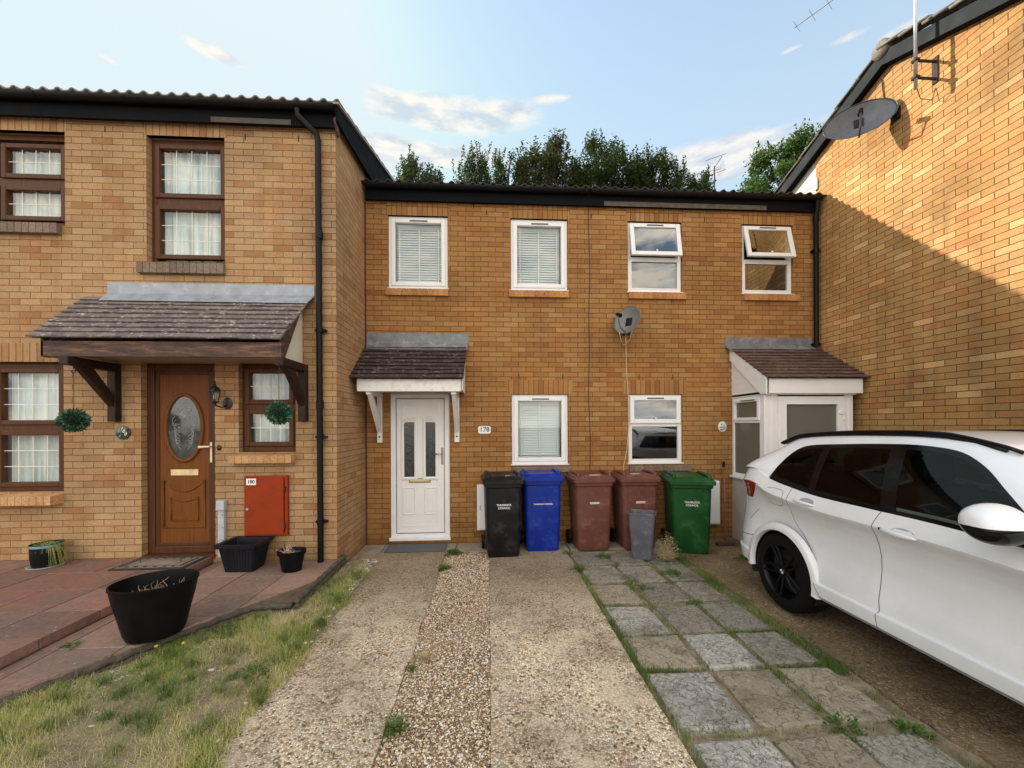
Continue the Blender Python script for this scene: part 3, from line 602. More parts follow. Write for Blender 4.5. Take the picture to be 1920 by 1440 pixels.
def brown_window(root, x0, x1, z0, z1, Y, zm, lights, rec=.07, fw=.06, mull=None):
    m = MB().ring(x0+.004, x1-.004, z0+.004, z1-.004, fw, Y+rec, Y+rec+.07)
    if len(lights) == 2: m.box(x0+fw+.004, x1-fw-.004, Y+rec+.003, Y+rec+.06, (min(l[3] for l in lights))+.045, (max(l[2] for l in lights))-.045)
    if zm: m.box(x0+fw+.004, x1-fw-.004, Y+rec+.003, Y+rec+.067, zm-.02, zm+.02)
    f = m.build('window', OAK, root, bevel=.005)
    for k, (a, b, c, d, nx, nz) in enumerate(lights):
        MB().ring(a-.052, b+.052, c-.052, d+.052, .055, Y+rec-.018, Y+rec+.05).build('sash', OAK, f, bevel=.008)
        pane(a, b, c, d, Y+rec+.02, GLASS, f); leads(a, b, c, d, Y+rec+.014, nx, nz, f)
    xa = min(l[0] for l in lights); xb = max(l[1] for l in lights); za = min(l[2] for l in lights); zb = max(l[3] for l in lights)
    curtain(xa-.03, xb+.03, za-.03, zb+.03, Y+rec+.12, f, seed=int(x0*100))
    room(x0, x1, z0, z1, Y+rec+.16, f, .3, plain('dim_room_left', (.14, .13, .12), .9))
    return f
def tiled_slope(root, name, x0, x1, yw, zw, yf, zf, mat, gauge=.1, tw=.165, th=.016, seed=0, xl=None, xr=None):
    # plain tiles from the wall (yw, zw) down to the eave (yf, zf); xl/xr give other ends at the eave
    rr = random.Random(seed); L = math.hypot(yf-yw, zf-zw); n = max(3, round(L/gauge)); dy, dz = (yf-yw)/L, (zf-zw)/L
    ny, nz_ = dz, -dy
    if nz_ < 0: ny, nz_ = -ny, -nz_
    m = MB()
    for r in range(n+1):
        s1 = min(L*(r+1)/n+.01, L+.02); s0 = max(0, s1-L/n*1.35)
        fr = s1/L; a0 = x0+((xl if xl is not None else x0)-x0)*fr; b0 = x1+((xr if xr is not None else x1)-x1)*fr
        x = a0-(tw/2 if r % 2 else 0)
        while x < b0-.01:
            a = max(x+.002, a0); b = min(x+tw-.002, b0)
            if b-a > .015:
                lift = rr.uniform(0, .004); j = rr.uniform(-.006, .006); e = s1+j; sag = rr.uniform(-.002, .003)
                P = lambda X, s, h: (X, yw+dy*s+ny*h, zw+dz*s+nz_*h)
                t0, t1 = .002, th*1.7+lift
                m.add([P(a, s0, t0), P(b, s0, t0), P(b, e, t1+sag), P(a, e, t1), P(a, s0, t0-.01), P(b, s0, t0-.01), P(b, e, t1-th+sag), P(a, e, t1-th)],
                      [(0, 1, 2, 3), (7, 6, 5, 4), (3, 2, 6, 7), (0, 3, 7, 4), (2, 1, 5, 6), (1, 0, 4, 5)])
            x += tw
    P = lambda X, s, h: (X, yw+dy*s+ny*h, zw+dz*s+nz_*h)
    m.add([P(x0+.01, 0, -.012), P(x1-.01, 0, -.012), P((xr or x1)-.01, L, -.012), P((xl or x0)+.01, L, -.012)], [(0, 1, 2, 3)])
    return m.build(name, mat, root)
def pantiles(root, name, x0, x1, ye, ze, yr, zr, mat, pitch=.152, y_back=None, z_back=None):
    segs = [((ye, ze), (yr, zr))]
    if y_back is not None: segs.append(((yr, zr), (y_back, z_back)))
    m = MB(); nx = int((x1-x0)/pitch*10)
    for q, (p0, p1) in enumerate(segs):
        L = math.hypot(p1[0]-p0[0], p1[1]-p0[1]); n = max(2, int(L/.32))
        for r in range(n):
            def fn(u, v, r=r, n=n, p0=p0, p1=p1):
                x = x0+(x1-x0)*u; ph = (x-x0)/pitch*2*math.pi; c = math.cos(ph+math.pi)
                w = .030*(max(0, c)**.55)+.004*min(0, c)+.0025*math.sin(x*9+r)
                t = (r+v*1.06)/n; lift = .022*(1-v) if q == 0 else .022*v
                return (x, p0[0]+(p1[0]-p0[0])*t, p0[1]+(p1[1]-p0[1])*t+w+lift)
            m.grid(fn, nx, 1)
    o = m.build(name, mat, root, smooth=50, recalc=False)
    s = o.modifiers.new('thickness', 'SOLIDIFY'); s.thickness = .016; s.offset = -1
    return o
def gutter(root, x0, x1, y, z, mat=None, r=.055):
    m = MB(); n = 10
    for k, rr_ in ((0, r), (1, r-.006)):
        pass
    prof = [(-r*math.cos(math.pi*i/n), -r*math.sin(math.pi*i/n)) for i in range(n+1)]+[((r-.006)*math.cos(math.pi*i/n), -(r-.006)*math.sin(math.pi*i/n)) for i in range(n+1)]
    m.prism([(y+a, z+b) for a, b in prof], 'x', x0, x1)
    x = x0+.3
    while x < x1:
        pr = [(-(r+.005)*math.cos(math.pi*i/n), -(r+.005)*math.sin(math.pi*i/n)) for i in range(n+1)]
        m.prism([(y+a, z+b) for a, b in pr], 'x', x, x+.03); x += .95
    return m.build('gutter', mat or BLACKP, root, smooth=40)
def downpipe(root, pts, r, clips, mat=None, joints=()):
    m = MB(); m.tube(pts, r, 14)
    for z in clips: m.box(pts[-1][0]-r-.02, pts[-1][0]+r+.035, pts[-1][1]-.01, pts[-1][1]+r+.02, z-.012, z+.012); m.lathe([(r+.006, z-.03), (r+.006, z+.03)], 14, (pts[-1][0], pts[-1][1], 0))
    for z in joints: m.lathe([(r+.001, z-.05), (r+.008, z-.045), (r+.008, z+.045), (r+.001, z+.05)], 14, (pts[-1][0], pts[-1][1], 0))
    return m.build('downpipe', mat or BLACKP, root, smooth=40)
def slots(root, pts, Y, mat=None):
    for (x, z) in pts: MB().box(x-.006, x+.006, Y-.003, Y+.004, z-.035, z+.035).build('weep_vent', RUST, root)
# ================================================================== mid house 178
h = thing('terraced_house', 'middle brick house with the white front door and white slatted blinds', 'house', (-.15, 0, 0), world=True)
XP = 1.515
W1 = (-1.481, -.602, 3.785, 4.865); W2 = (.335, 1.206, 3.785, 4.865); G1 = (.339, 1.202, 1.155, 2.215); DR = (-1.462, -.587, .06, 2.235)
m = wall_y(MB(), 0, .11, -1.83, XP, -.05, 5.2, [W1, W2, G1, DR]); m.box(-1.83, XP, .9, .95, -.05, 5.15)
m.build('wall', BR_M, h, recalc=False)
for (a, b, z) in ((W1[0], W1[1], 4.865), (W2[0], W2[1], 4.865), (G1[0]-.05, G1[1]+.05, 2.215)):
    MB().box(a-.02, b+.02, -.0025, .05, z, z+.215).build('soldier_course', BR_MS, h)
for w in (W1, W2): header_sill(h, w[0]-.03, w[1]+.01, w[2]-.010, 0, SILLB, drop=.004)
header_sill(h, G1[0]-.0, G1[1]+.04, G1[2]-.012, 0, SILLD, proj=.05)
for w in (W1, W2, G1): white_window(h, *w, 0)
# front door
d = MB().ring(DR[0]+.003, DR[1]-.003, DR[2]+.003, DR[3]-.003, .075, .02, .09).build('front_door', WHITE, h, bevel=.006)
MB().box(DR[0]-.01, DR[1]+.01, -.035, .02, DR[2]-.012, DR[2]+.03).build('threshold', WHITE, d, bevel=.004)
lx0, lx1, lz0, lz1 = DR[0]+.088, DR[1]-.088, DR[2]+.09, DR[3]-.088
LR = [(-1.262, -1.112, .985, 1.83), (-.945, -.80, .985, 1.83)]
leaf = wall_y(MB(), .035, .045, lx0, lx1, lz0, lz1, [(a, b, c, e-.03) for a, b, c, e in LR]).build('door_leaf', WHITE, d, recalc=False)
MB().ring(lx0+.01, lx1-.01, lz0+.01, lz1-.01, .012, .029, .036).build('moulding', WHITE, d, bevel=.004)
MB().ring(lx0+.075, lx1-.10, lz0+.10, lz1-.09, .012, .029, .036).build('moulding', WHITE, d, bevel=.004)
for k, (a, b, c, e) in enumerate(LR):
    m = MB(); hi, lo = (e, e-.06) if k == 0 else (e-.06, e)
    hi, lo = (e-.05, e) if k == 0 else (e, e-.05)
    o_ = [(a-.045, c-.045), (b+.045, c-.045), (b+.045, lo+.05), ((a+b)/2+(.0 if k else .0), max(lo, hi)+.055), (a-.045, hi+.05)]
    i_ = [(a, c), (b, c), (b, lo), ((a+b)/2, max(lo, hi)+.005), (a, hi)]
    n = 5; V = [(p[0], .022, p[1]) for p in o_]+[(p[0]*.5+q[0]*.5, .012, p[1]*.5+q[1]*.5) for p, q in zip(o_, i_)]+[(q[0], .018, q[1]) for q in i_]+[(q[0], .05, q[1]) for q in i_]+[(p[0], .036, p[1]) for p in o_]
    m.add(V, [(4*n+i, 4*n+(i+1) % n, (i+1) % n, i) for i in range(n)]+[(i, (i+1) % n, n+(i+1) % n, n+i) for i in range(n)]+[(n+i, n+(i+1) % n, 2*n+(i+1) % n, 2*n+i) for i in range(n)]+[(2*n+i, 2*n+(i+1) % n, 3*n+(i+1) % n, 3*n+i) for i in range(n)])
    m.build('light_moulding', WHITE, d)
    MB().prism(i_, 'y', .046, .049).build('door_light', plain('dark_patterned_glass', (.03, .032, .035), .12, spec=.8, bump=.6, bscale=40, noise=.4, nscale=20) if k == 0 else bpy.data.materials['dark_patterned_glass'], d)
    # panels in the lower half
    q = [(-1.285, -1.095), (-.965, -.775)][k]
    MB().ring(q[0], q[1], .42, .83, .022, .024, .036).build('lower_panel', WHITE, d, bevel=.008)
    MB().box(q[0]+.04, q[1]-.04, .030, .036, .46, .79).build('panel_field', WHITE, d, bevel=.005)
MB().box(-1.195, -.875, .026, .036, .895, .965).build('letterbox', CHROME, d, bevel=.004); MB().box(-1.175, -.895, .022, .027, .915, .945).build('letter_flap', BRASS, d, bevel=.002)
m = MB().box(-.715, -.685, .020, .036, 1.165, 1.42); m.build('handle_plate', CHROME, d, bevel=.006)
MB().tube([(-.70, .025, 1.33), (-.70, -.02, 1.33), (-.715, -.028, 1.33), (-.82, -.028, 1.325)], .010, 8).build('handle', STEEL, d, smooth=True)
room(DR[0], DR[1], DR[2], DR[3], .09, d, .3)
# canopy over the door
c = tiled_slope(h, 'canopy', -1.79, -.325, -.01, 2.93, -.66, 2.375, TILE_M, seed=4, gauge=.095, xl=-1.815, xr=-.335)
m = MB(); m.box(-1.79, -.30, -.010, .0, 2.93, 3.12); m.add([(-1.79, -.012, 2.97), (-.30, -.012, 2.97), (-.315, -.11, 2.865), (-1.77, -.11, 2.875), (-1.79, -.012, 2.955), (-.30, -.012, 2.955), (-.315, -.11, 2.855), (-1.77, -.11, 2.865)], [(0, 1, 2, 3), (7, 6, 5, 4), (3, 2, 6, 7), (1, 5, 6, 2), (0, 3, 7, 4)])
m.build('lead_flashing', LEADD, c)
MB().box(-1.735, -.375, -.615, -.59, 2.205, 2.375).build('fascia_board', WHITEP, c, bevel=.003)
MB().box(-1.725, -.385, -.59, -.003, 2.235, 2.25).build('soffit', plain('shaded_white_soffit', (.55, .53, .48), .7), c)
for x in (-1.745, -.365): MB().prism([(-.60, 2.22), (-.003, 2.22), (-.003, 2.89), (-.60, 2.38)], 'x', x, x+.012).build('cheek', WHITEP, c)
for x in (-1.60, -.475):
    m = MB(); m.box(x-.035, x+.035, -.055, -.002, 1.50, 2.235); m.box(x-.035, x+.035, -.58, -.055, 2.165, 2.235)
    pts = [(-.055, 1.64), (-.055, 1.80), (-.44, 2.165), (-.54, 2.165)]
    m.prism(pts, 'x', x-.03, x+.03); m.build('bracket', WHITEP, c, bevel=.004)
m = MB(); 
for x in (-1.60, -.475): m.lathe([(.012, -.066), (.008, -.062), (.012, -.056)], 10, (x, 0, 1.585), axis='y')
m.build('screw_cap', BLACKP, c)
# the low roof, shared gutter line
def eaves(root, x0, x1, ya=0, worn=None):
    f = MB().box(x0, x1, ya-.06, ya-.035, 5.055, 5.235).build('fascia', BOARDB, root)
    MB().box(x0, x1, ya-.035, ya, 5.065, 5.08).build('soffit', BOARDB, root)
    if worn: MB().box(worn[0], worn[1], ya-.066, ya-.061, 5.056, 5.125).build('exposed_board', plain('weathered_grey_board', (.085, .07, .055), .8, noise=.5, nscale=12), f)
    gutter(root, x0+.02, x1-.02, ya-.11, 5.255)
r = pantiles(h, 'roof', -1.82, XP, -.15, 5.255, 4.5, 6.62, PAN, y_back=9.0, z_back=5.3)
eaves(h, -1.79, XP)
slots(h, [(-.216, 5.03), (-.025, 4.94), (1.565, 4.93)], 0); slots(h, [(.453, 2.48), (1.118, 2.48)], 0)
# ================================================================== mid house 176
k = thing('terraced_house', 'brick house with the white enclosed porch and two tilted-open top windows', 'house', (3.35, 0, 0), world=True)
W3 = (2.134, 2.985, 3.785, 4.865); W4 = (3.946, 4.775, 3.785, 4.865); G2 = (2.13, 2.985, 1.155, 2.215)
m = wall_y(MB(), 0, .11, XP, 5.2, -.05, 5.2, [W3, W4, G2]); m.box(XP, 5.2, .9, .95, -.05, 5.15); m.build('wall', BR_M, k, recalc=False)
for (a, b, z) in ((W3[0], W3[1], 4.865), (W4[0], W4[1], 4.865), (G2[0]-.05, G2[1]+.05, 2.215)): MB().box(a-.02, b+.02, -.0025, .05, z, z+.215).build('soldier_course', BR_MS, k)
header_sill(k, W3[0], W3[1]+.05, W3[2]-.010, 0, SILLB, drop=.004); header_sill(k, W4[0]+.01, W4[1]+.09, W4[2]-.010, 0, SILLB, drop=.004); header_sill(k, G2[0], G2[1]+.12, G2[2]-.012, 0, SILLD, proj=.06)
topopen_window(k, *W3, 0, 4.30, R(10)); topopen_window(k, *W4, 0, 4.30, R(13)); topopen_window(k, *G2, 0, 1.76, R(0.5))
pantiles(k, 'roof', XP, 5.33, -.15, 5.255, 4.5, 6.62, PAN, y_back=9.0, z_back=5.3)
eaves(k, XP, 5.16, worn=(1.75, 4.3))
downpipe(k, [(5.09, -.11, 5.20), (5.09, -.11, 5.12), (5.105, -.06, 4.98), (5.105, -.06, 2.96)], .034, [4.45, 2.99], joints=(4.95,))
slots(k, [(3.347, 4.92), (2.30, 2.48), (2.83, 2.48)], 0)
# enclosed porch
PX0, PX1, PF = 3.76, 5.06, -.72
p = tiled_slope(k, 'porch', 3.72, 5.17, -.01, 2.93, -.83, 2.375, TILE_R, seed=9, gauge=.1, xl=3.73, xr=5.185)
m = MB(); m.box(3.655, 5.07, -.010, .0, 2.93, 3.10); m.add([(3.66, -.012, 2.97), (5.07, -.012, 2.97), (5.1, -.11, 2.875), (3.69, -.11, 2.875), (3.66, -.012, 2.955), (5.07, -.012, 2.955), (5.1, -.11, 2.865), (3.69, -.11, 2.865)], [(0, 1, 2, 3), (7, 6, 5, 4), (3, 2, 6, 7), (1, 5, 6, 2), (0, 3, 7, 4)])
m.build('lead_flashing', LEADD, p)
MB().box(3.79, 5.13, -.80, -.775, 2.165, 2.375).build('fascia_board', WHITE, p, bevel=.003)
MB().prism([(-.81, 2.16), (-.70, 2.16), (-.003, 2.74), (-.003, 2.93), (-.81, 2.385)], 'x', 3.735, 3.757).build('barge_board', WHITE, p, bevel=.003)
m = MB()
for i in range(7): 
    z0 = 2.195+i*.10; yb = -.69+max(0, (z0+.10-2.22))*1.18
    if yb < -.02: m.add([(3.775, -.003, z0), (3.762, -.003, z0+.1), (3.762, yb, z0+.1), (3.775, min(-.003, yb-.118) if i else -.70, z0)], [(0, 1, 2, 3)]); m.box(3.762, 3.776, yb, -.003, z0-.0, z0+.006)
m.build('cladding', WHITE, p, recalc=False)
MB().box(3.765, 5.06, -.77, -.003, 2.150, 2.163).build('soffit', WHITE, p)
m = MB(); m.box(PX0+.01, PX0+.08, PF, -.003, -.02, .93); m.box(PX0+.08, 5.05, PF, PF+.08, -.02, .16); m.build('plinth_panel', plain('grey_render', (.42, .41, .38), .8, noise=.12, nscale=5), p)
MB().box(PX0-.035, PX0+.10, PF-.02, -.003, .93, .965).build('cill', WHITE, p, bevel=.004)
def side_ring(y0, y1, z0, z1, w, x0, x1):
    m = MB(); m.box(x0, x1, y0, y0+w, z0, z1); m.box(x0, x1, y1-w, y1, z0, z1); m.box(x0, x1, y0+w, y1-w, z0, z0+w); m.box(x0, x1, y0+w, y1-w, z1-w, z1); return m
sw = side_ring(PF+.05, -.01, .966, 2.145, .04, PX0+.01, PX0+.08).build('side_window', WHITE, p, bevel=.004)
MB().box(PX0+.012, PX0+.078, PF+.09, -.05, 1.765, 1.805).build('transom', WHITE, p, bevel=.003)
side_ring(PF+.085, -.045, 1.80, 2.115, .045, PX0-.006, PX0+.05).build('top_sash', WHITE, p, bevel=.006)
MB().box(PX0+.03, PX0+.034, PF+.12, -.08, 1.84, 2.08).build('pane', FROST, p); MB().box(PX0+.03, PX0+.034, PF+.085, -.045, 1.0, 1.77).build('pane', FROST, p)
MB().box(PX0-.013, PX0-.006, -.55, -.25, 2.085, 2.10).build('trickle_vent', VENTG, p)
m = MB()
for (a, b, y) in ((PX0+.01, PX0+.06, PF-.004), (PX0+.06, PX0+.11, PF+.004), (PX0+.11, PX0+.17, PF-.006), (PX0+.17, PX0+.21, PF+.002), (4.945, 4.985, PF+.002), (4.985, 5.02, PF-.006), (5.02, 5.06, PF)): m.box(a, b, y, PF+.05, .16, 2.155)
m.build('corner_post', WHITE, p, bevel=.004)
dl = MB().ring(PX0+.212, 4.94, .165, 2.13, .105, PF-.012, PF+.045).build('porch_door', WHITE, p, bevel=.006)
MB().ring(PX0+.31, 4.842, .263, 2.032, .014, PF-.018, PF+.02).build('glazing_bead', WHITE, p, bevel=.003)
MB().box(PX0+.31, 4.842, PF+.012, PF+.016, .27, 2.03).build('door_pane', FROST, p)
m = MB(); m.lathe([(.03, -.018), (.034, -.008), (.034, 0)], 14, (4.885, PF-.012, 1.905), axis='y', sx=1.3); m.box(4.90, 4.912, PF-.03, PF-.012, 1.80, 1.905); m.build('door_knocker', WHITE, p, bevel=.003)
room(PX0+.35, 4.95, .2, 2.05, PF+.2, p, .4, plain('porch_inside', (.25, .22, .2), .9))
# ================================================================== left house 180
L = thing('terraced_house', 'brick house on the left with brown leaded windows and a wide tiled canopy', 'house', (-5, -1.09, 0), world=True)
YL = -1.09
UA = (-5.95, -4.868, 4.07, 5.15); UB = (-3.975, -3.098, 3.65, 5.15); LA = (-6.1, -4.893, 1.005, 2.50); SM = (-2.951, -2.296, 1.44, 2.50); DL = (-4.046, -3.221, .24, 2.50)
m = wall_y(MB(), YL, .12, -8.2, -1.82, -.05, 5.42, [UA, UB, LA, SM, DL])
m.prism([(YL+.12, -.05), (.20, -.05), (.20, 5.80), (YL+.12, 5.44)], 'x', -1.93, -1.8205)
m.add([(-1.82, YL, -.05), (-1.82, YL+.12, -.05), (-1.82, YL+.12, 5.42), (-1.82, YL, 5.42)], [(0, 1, 2, 3)])
m.box(-8.2, -8.1, YL+.12, 6, -.05, 5.4); m.box(-8.1, -1.94, 5.9, 6, -.05, 5.4); m.box(-1.94, -1.83, .96, 6, -.05, 5.0)
m.build('wall', BR_L, L, recalc=False)
MB().prism([(.203, 5.0), (2.0, 5.3), (2.0, 6.35), (.203, 5.80)], 'x', -1.93, -1.835).build('render_panel', CREAM, L)
for (a, b, z) in ((LA[0], LA[1], 2.50),): MB().box(a-.02, b+.10, YL-.0025, YL+.05, z, z+.215).build('soldier_course', BR_LS, L)
for (a, b, z) in ((UA[0], UA[1], 5.15), (UB[0], UB[1], 5.15)): MB().box(a-.02, b+.02, YL-.0025, YL+.05, z, z+.16).build('soldier_course', BR_LS, L)
header_sill(L, UA[0], UA[1]-.03, UA[2]+.015, YL, SILLD, proj=.06, h=.125, drop=.010); header_sill(L, UB[0]-.08, UB[1]+.01, UB[2]+.012, YL, SILLD, proj=.05, h=.13, drop=.008)
header_sill(L, LA[0], LA[1]+.0, LA[2]-.0, YL, SILLL, proj=.14, h=.13); header_sill(L, SM[0]-.06, SM[1], SM[2]-.0, YL, SILLL, proj=.11, h=.12)
brown_window(L, *UA, YL, None, [(-5.57, -4.968, 4.69, 4.99, 4, 2), (-5.57, -4.968, 4.20, 4.50, 4, 2)])
brown_window(L, *UB, YL, None, [(-3.875, -3.18, 4.51, 5.04, 4, 3), (-3.875, -3.18, 3.785, 4.32, 4, 3)])
brown_window(L, *LA, YL, None, [(-5.63, -5.0, 1.83, 2.385, 4, 3), (-5.63, -5.0, 1.11, 1.66, 4, 3)])
brown_window(L, *SM, YL, None, [(-2.864, -2.40, 2.066, 2.39, 4, 2), (-2.864, -2.40, 1.56, 1.90, 4, 2)])
# front door
d = MB().ring(DL[0]+.003, DL[1]-.003, DL[2]+.003, DL[3]-.003, .085, YL+.075, YL+.12).build('front_door', OAK, L, bevel=.008)
MB().box(DL[0], DL[1]+.002, YL-.02, YL+.08, DL[2]-.035, DL[2]+.004).build('threshold', OAK, d, bevel=.004)
MB().box(DL[0]+.088, DL[1]-.088, YL+.10, YL+.13, DL[2]+.088, DL[3]-.088).build('door_leaf', OAKD, d)
MB().ring(DL[0]+.086, DL[1]-.086, DL[2]+.086, DL[3]-.086, .045, YL+.088, YL+.105).build('moulding', OAK, d, bevel=.008)
cx, cz = -3.635, 1.735
def ell(rx, rz, w, y0, y1, n=56):
    m = MB(); V = []
    for (dr, y) in ((0, y1), (0, y0+.004), (w*.35, y0), (w*.7, y0), (w, y0+.006), (w, y1)):
        V += [(cx+(rx+dr)*math.cos(2*math.pi*i/n), y, cz+(rz+dr)*math.sin(2*math.pi*i/n)) for i in range(n)]
    F = [(j*n+i, j*n+(i+1) % n, (j+1)*n+(i+1) % n, (j+1)*n+i) for j in range(5) for i in range(n)]
    return m.add(V, F)
ell(.192, .375, .038, YL+.078, YL+.102).build('oval_moulding', OAKD, d, smooth=True)
MB().add([(cx+.195*math.cos(2*math.pi*i/56), YL+.098, cz+.378*math.sin(2*math.pi*i/56)) for i in range(56)], [tuple(range(56))]).build('oval_light', plain('dark_leaded_glass', (.05, .055, .055), .06, spec=.9, noise=.6, nscale=7), d)
m = MB()
for sgn in (-1, 1):
    for q in range(9):
        a0 = .35+q*.16; rr0 = .05+.012*q
        pts = [(cx+sgn*(.03+.11*math.sin(t*2.2+.2)*(.5+q*.06)), YL+.094, cz-.26+q*.035+.10*t+.02*math.sin(t*6+q)) for t in [i/10 for i in range(11)]]
        m.tube(pts, .0022, 4)
    for q in range(5): m.tube([(cx+sgn*.02*q*math.cos(t), YL+.094, cz+.10+.03*q+.02*math.sin(t*2)) for t in [i*.5 for i in range(8)]], .0022, 4)
rq = random.Random(4)
for q in range(26): 
    a = rq.uniform(0, 6.28); r0 = rq.uniform(.01, .07); x, z = cx+r0*math.cos(a), cz+.16+r0*1.3*math.sin(a); m.tube([(x+.013*math.cos(t), YL+.094, z+.013*math.sin(t)) for t in [i*.7 for i in range(8)]], .002, 4)
m.build('etched_pattern', plain('etched_line', (.42, .45, .46), .4), d)
MB().box(-3.79, -3.475, YL+.090, YL+.10, 1.165, 1.238).build('letterbox', BRASS, d, bevel=.004)
def arcpanel(x0, x1, z0, zl, dip, r, y):
    pts = [(x0, y, z0), (x1, y, z0), (x1, y, zl)]+[(x1+(x0-x1)*i/12, y, zl-dip*math.sin(math.pi*i/12)) for i in range(1, 12)]+[(x0, y, zl), (x0, y, z0)]
    return MB().tube(pts, r, 8)
arcpanel(-3.87, -3.40, .545, 1.11, .135, .011, YL+.100).build('panel_moulding', OAKD, d, smooth=True)
arcpanel(-3.79, -3.48, .63, .905, .045, .011, YL+.100).build('panel_moulding', OAKD, d, smooth=True)
m = MB().box(-3.335, -3.305, YL+.085, YL+.1, 1.32, 1.56); m.tube([(-3.32, YL+.09, 1.51), (-3.32, YL+.04, 1.51), (-3.35, YL+.035, 1.51), (-3.43, YL+.035, 1.505)], [.009, .01, .011, .016], 8); m.build('handle', plain('cream_brass', (.75, .68, .48), .35), d, smooth=40)
room(DL[0], DL[1], DL[2], DL[3], YL+.15, d, .2)
# wide canopy
CF = -1.66
c = tiled_slope(L, 'canopy', -4.62, -2.10, YL-.012, 3.255, CF, 2.665, TILE_L, seed=2, gauge=.088, tw=.165, th=.014, xl=-4.65, xr=-2.17)
m = MB(); m.box(-4.40, -2.07, YL-.012, YL, 3.27, 3.425); m.add([(-4.40, YL-.012, 3.30), (-2.07, YL-.012, 3.30), (-2.10, YL-.13, 3.185), (-4.38, YL-.13, 3.19), (-4.40, YL-.012, 3.285), (-2.07, YL-.012, 3.285), (-2.10, YL-.13, 3.175), (-4.38, YL-.13, 3.18)], [(0, 1, 2, 3), (7, 6, 5, 4), (3, 2, 6, 7), (1, 5, 6, 2), (0, 3, 7, 4)])
m.build('lead_flashing', LEAD, c)
MB().box(-4.565, -2.21, CF+.03, CF+.06, 2.475, 2.635).build('fascia_board', PEEL, c, bevel=.003)
MB().box(-4.59, -2.22, CF+.06, YL-.003, 2.50, 2.515).build('soffit', SOFF, c)
for x in (-4.55, -2.225): MB().prism([(CF+.07, 2.475), (YL-.003, 2.475), (YL-.003, 3.20), (CF+.07, 2.64)], 'x', x, x+.012).build('cheek', CREAM, c)
for x in (-4.565, -2.208): MB().prism([(CF+.03, 2.47), (CF+.10, 2.47), (YL-.10, 3.08), (YL-.05, 3.19), (CF+.03, 2.66)], 'x', x, x+.022).build('barge_board', PEEL, c)
for x in (-4.30, -2.19):
    m = MB(); m.box(x-.045, x+.045, YL-.085, YL-.002, 1.81, 2.475); m.box(x-.045, x+.045, CF-.02, YL-.085, 2.385, 2.475)
    m.prism([(YL-.085, 1.98), (YL-.085, 2.11), (CF+.26, 2.385), (CF+.10, 2.385)], 'x', x-.035, x+.035); m.build('bracket', BEAM, c, bevel=.008)
def hook(x, y): MB().tube([(x, y, 2.39), (x, y, 2.355)]+[(x+.022*math.sin(a), y, 2.33+.022*math.cos(a)) for a in [i*.6 for i in range(9)]], .004, 6).build('hook', RUST, c)
hook(-4.28, -1.60); hook(-2.185, -1.68)
# roof, eaves, verge
pantiles(L, 'roof', -8.2, -1.725, YL-.165, 5.485, 2.6, 6.58, PANR, y_back=6.4, z_back=5.4)
f = MB().box(-8.2, -1.80, YL-.075, YL-.05, 5.27, 5.50).build('fascia', BOARDB, L)
MB().box(-8.2, -1.80, YL-.05, YL, 5.30, 5.315).build('soffit', BOARDB, L)
MB().box(-3.2, -2.30, YL-.081, YL-.076, 5.275, 5.335).build('exposed_board', plain('bare_grey_board', (.07, .06, .048), .8, noise=.4, nscale=12), f)
gutter(L, -8.2, -1.78, YL-.125, 5.475)
m = MB(); m.prism([(YL-.165, 5.475), (YL-.10, 5.32), (YL+.1, 5.32), (.9, 5.56), (2.6, 6.04), (2.6, 6.53)], 'x', -1.775, -1.748); m.build('barge_board', BOARDB, L)
m = MB(); m.prism([(YL-.165, 5.475), (YL-.165, 5.50), (2.6, 6.62), (2.6, 6.56)], 'x', -1.80, -1.72); m.build('verge_mortar', plain('verge_cement', (.30, .29, .27), .9, noise=.3, nscale=20, bump=1), L)
MB().prism([(YL-.12, 5.33), (YL+.0, 5.20), (YL+.03, 5.26), (YL-.06, 5.42)], 'x', -1.80, -1.778).build('split_board', PEEL, L)
downpipe(L, [(-2.20, YL-.13, 5.42), (-2.20, YL-.13, 5.36), (-2.02, YL-.06, 5.20), (-2.0, YL-.06, 5.12), (-1.99, YL-.06, .13)], .034, [2.88, 1.62, .62], joints=(4.0, 2.0))
slots(L, [(-4.428, 5.2), (-2.861, 5.17), (-2.25, 5.17)], YL)
# ================================================================== right house
Rh = thing('terraced_house', 'brick house on the right showing its tall gable end, upper part in sunlight', 'house', (7, -1.1, 0), world=True)
XR = 5.2
gp_ = [(-4.1, -.05), (.045, -.05), (.045, 5.985), (-1.1, 6.445), (-4.1, 5.20)]
m = MB(); m.prism(gp_, 'x', XR, XR+.11)
m.box(XR+.11, 12, -4.1, -4.0, -.05, 5.2); m.box(11.9, 12, -4.0, 3, -.05, 5.2); m.box(XR+.11, 11.9, 2.9, 3, -.05, 5.2); m.box(XR+.02, XR+.11, .16, 2.9, -.05, 4.9)
m.build('wall', BR_R, Rh)
MB().prism([(.048, 4.9), (2.9, 4.9), (2.9, 4.95), (.048, 5.985)], 'x', XR+.015, XR+.1).build('render_panel', CREAM, Rh)
m = MB(); m.box(XR+.006, XR+.016, .048, 1.6, 5.56, 5.575); m.build('board_joint', CREAM, Rh)
MB().box(XR-.03, XR, .0, .07, 5.45, 5.62).build('junction_box', WHITE, Rh, bevel=.006)
XV = 5.08
def vpoly(off, t): return [(-4.35, 6.445+off-3.25*.405), (-1.1, 6.445+off), (2.95, 6.445+off-4.05*.395), (2.95, 6.445+off-t-4.05*.395), (-1.1, 6.445+off-t), (-4.35, 6.445+off-t-3.25*.405)]
MB().prism(vpoly(.12, .17), 'x', XV+.02, XV+.045).build('barge_board', plain('grey_black_barge', (.018, .022, .024), .75, noise=.35, nscale=6, spec=.15), Rh)
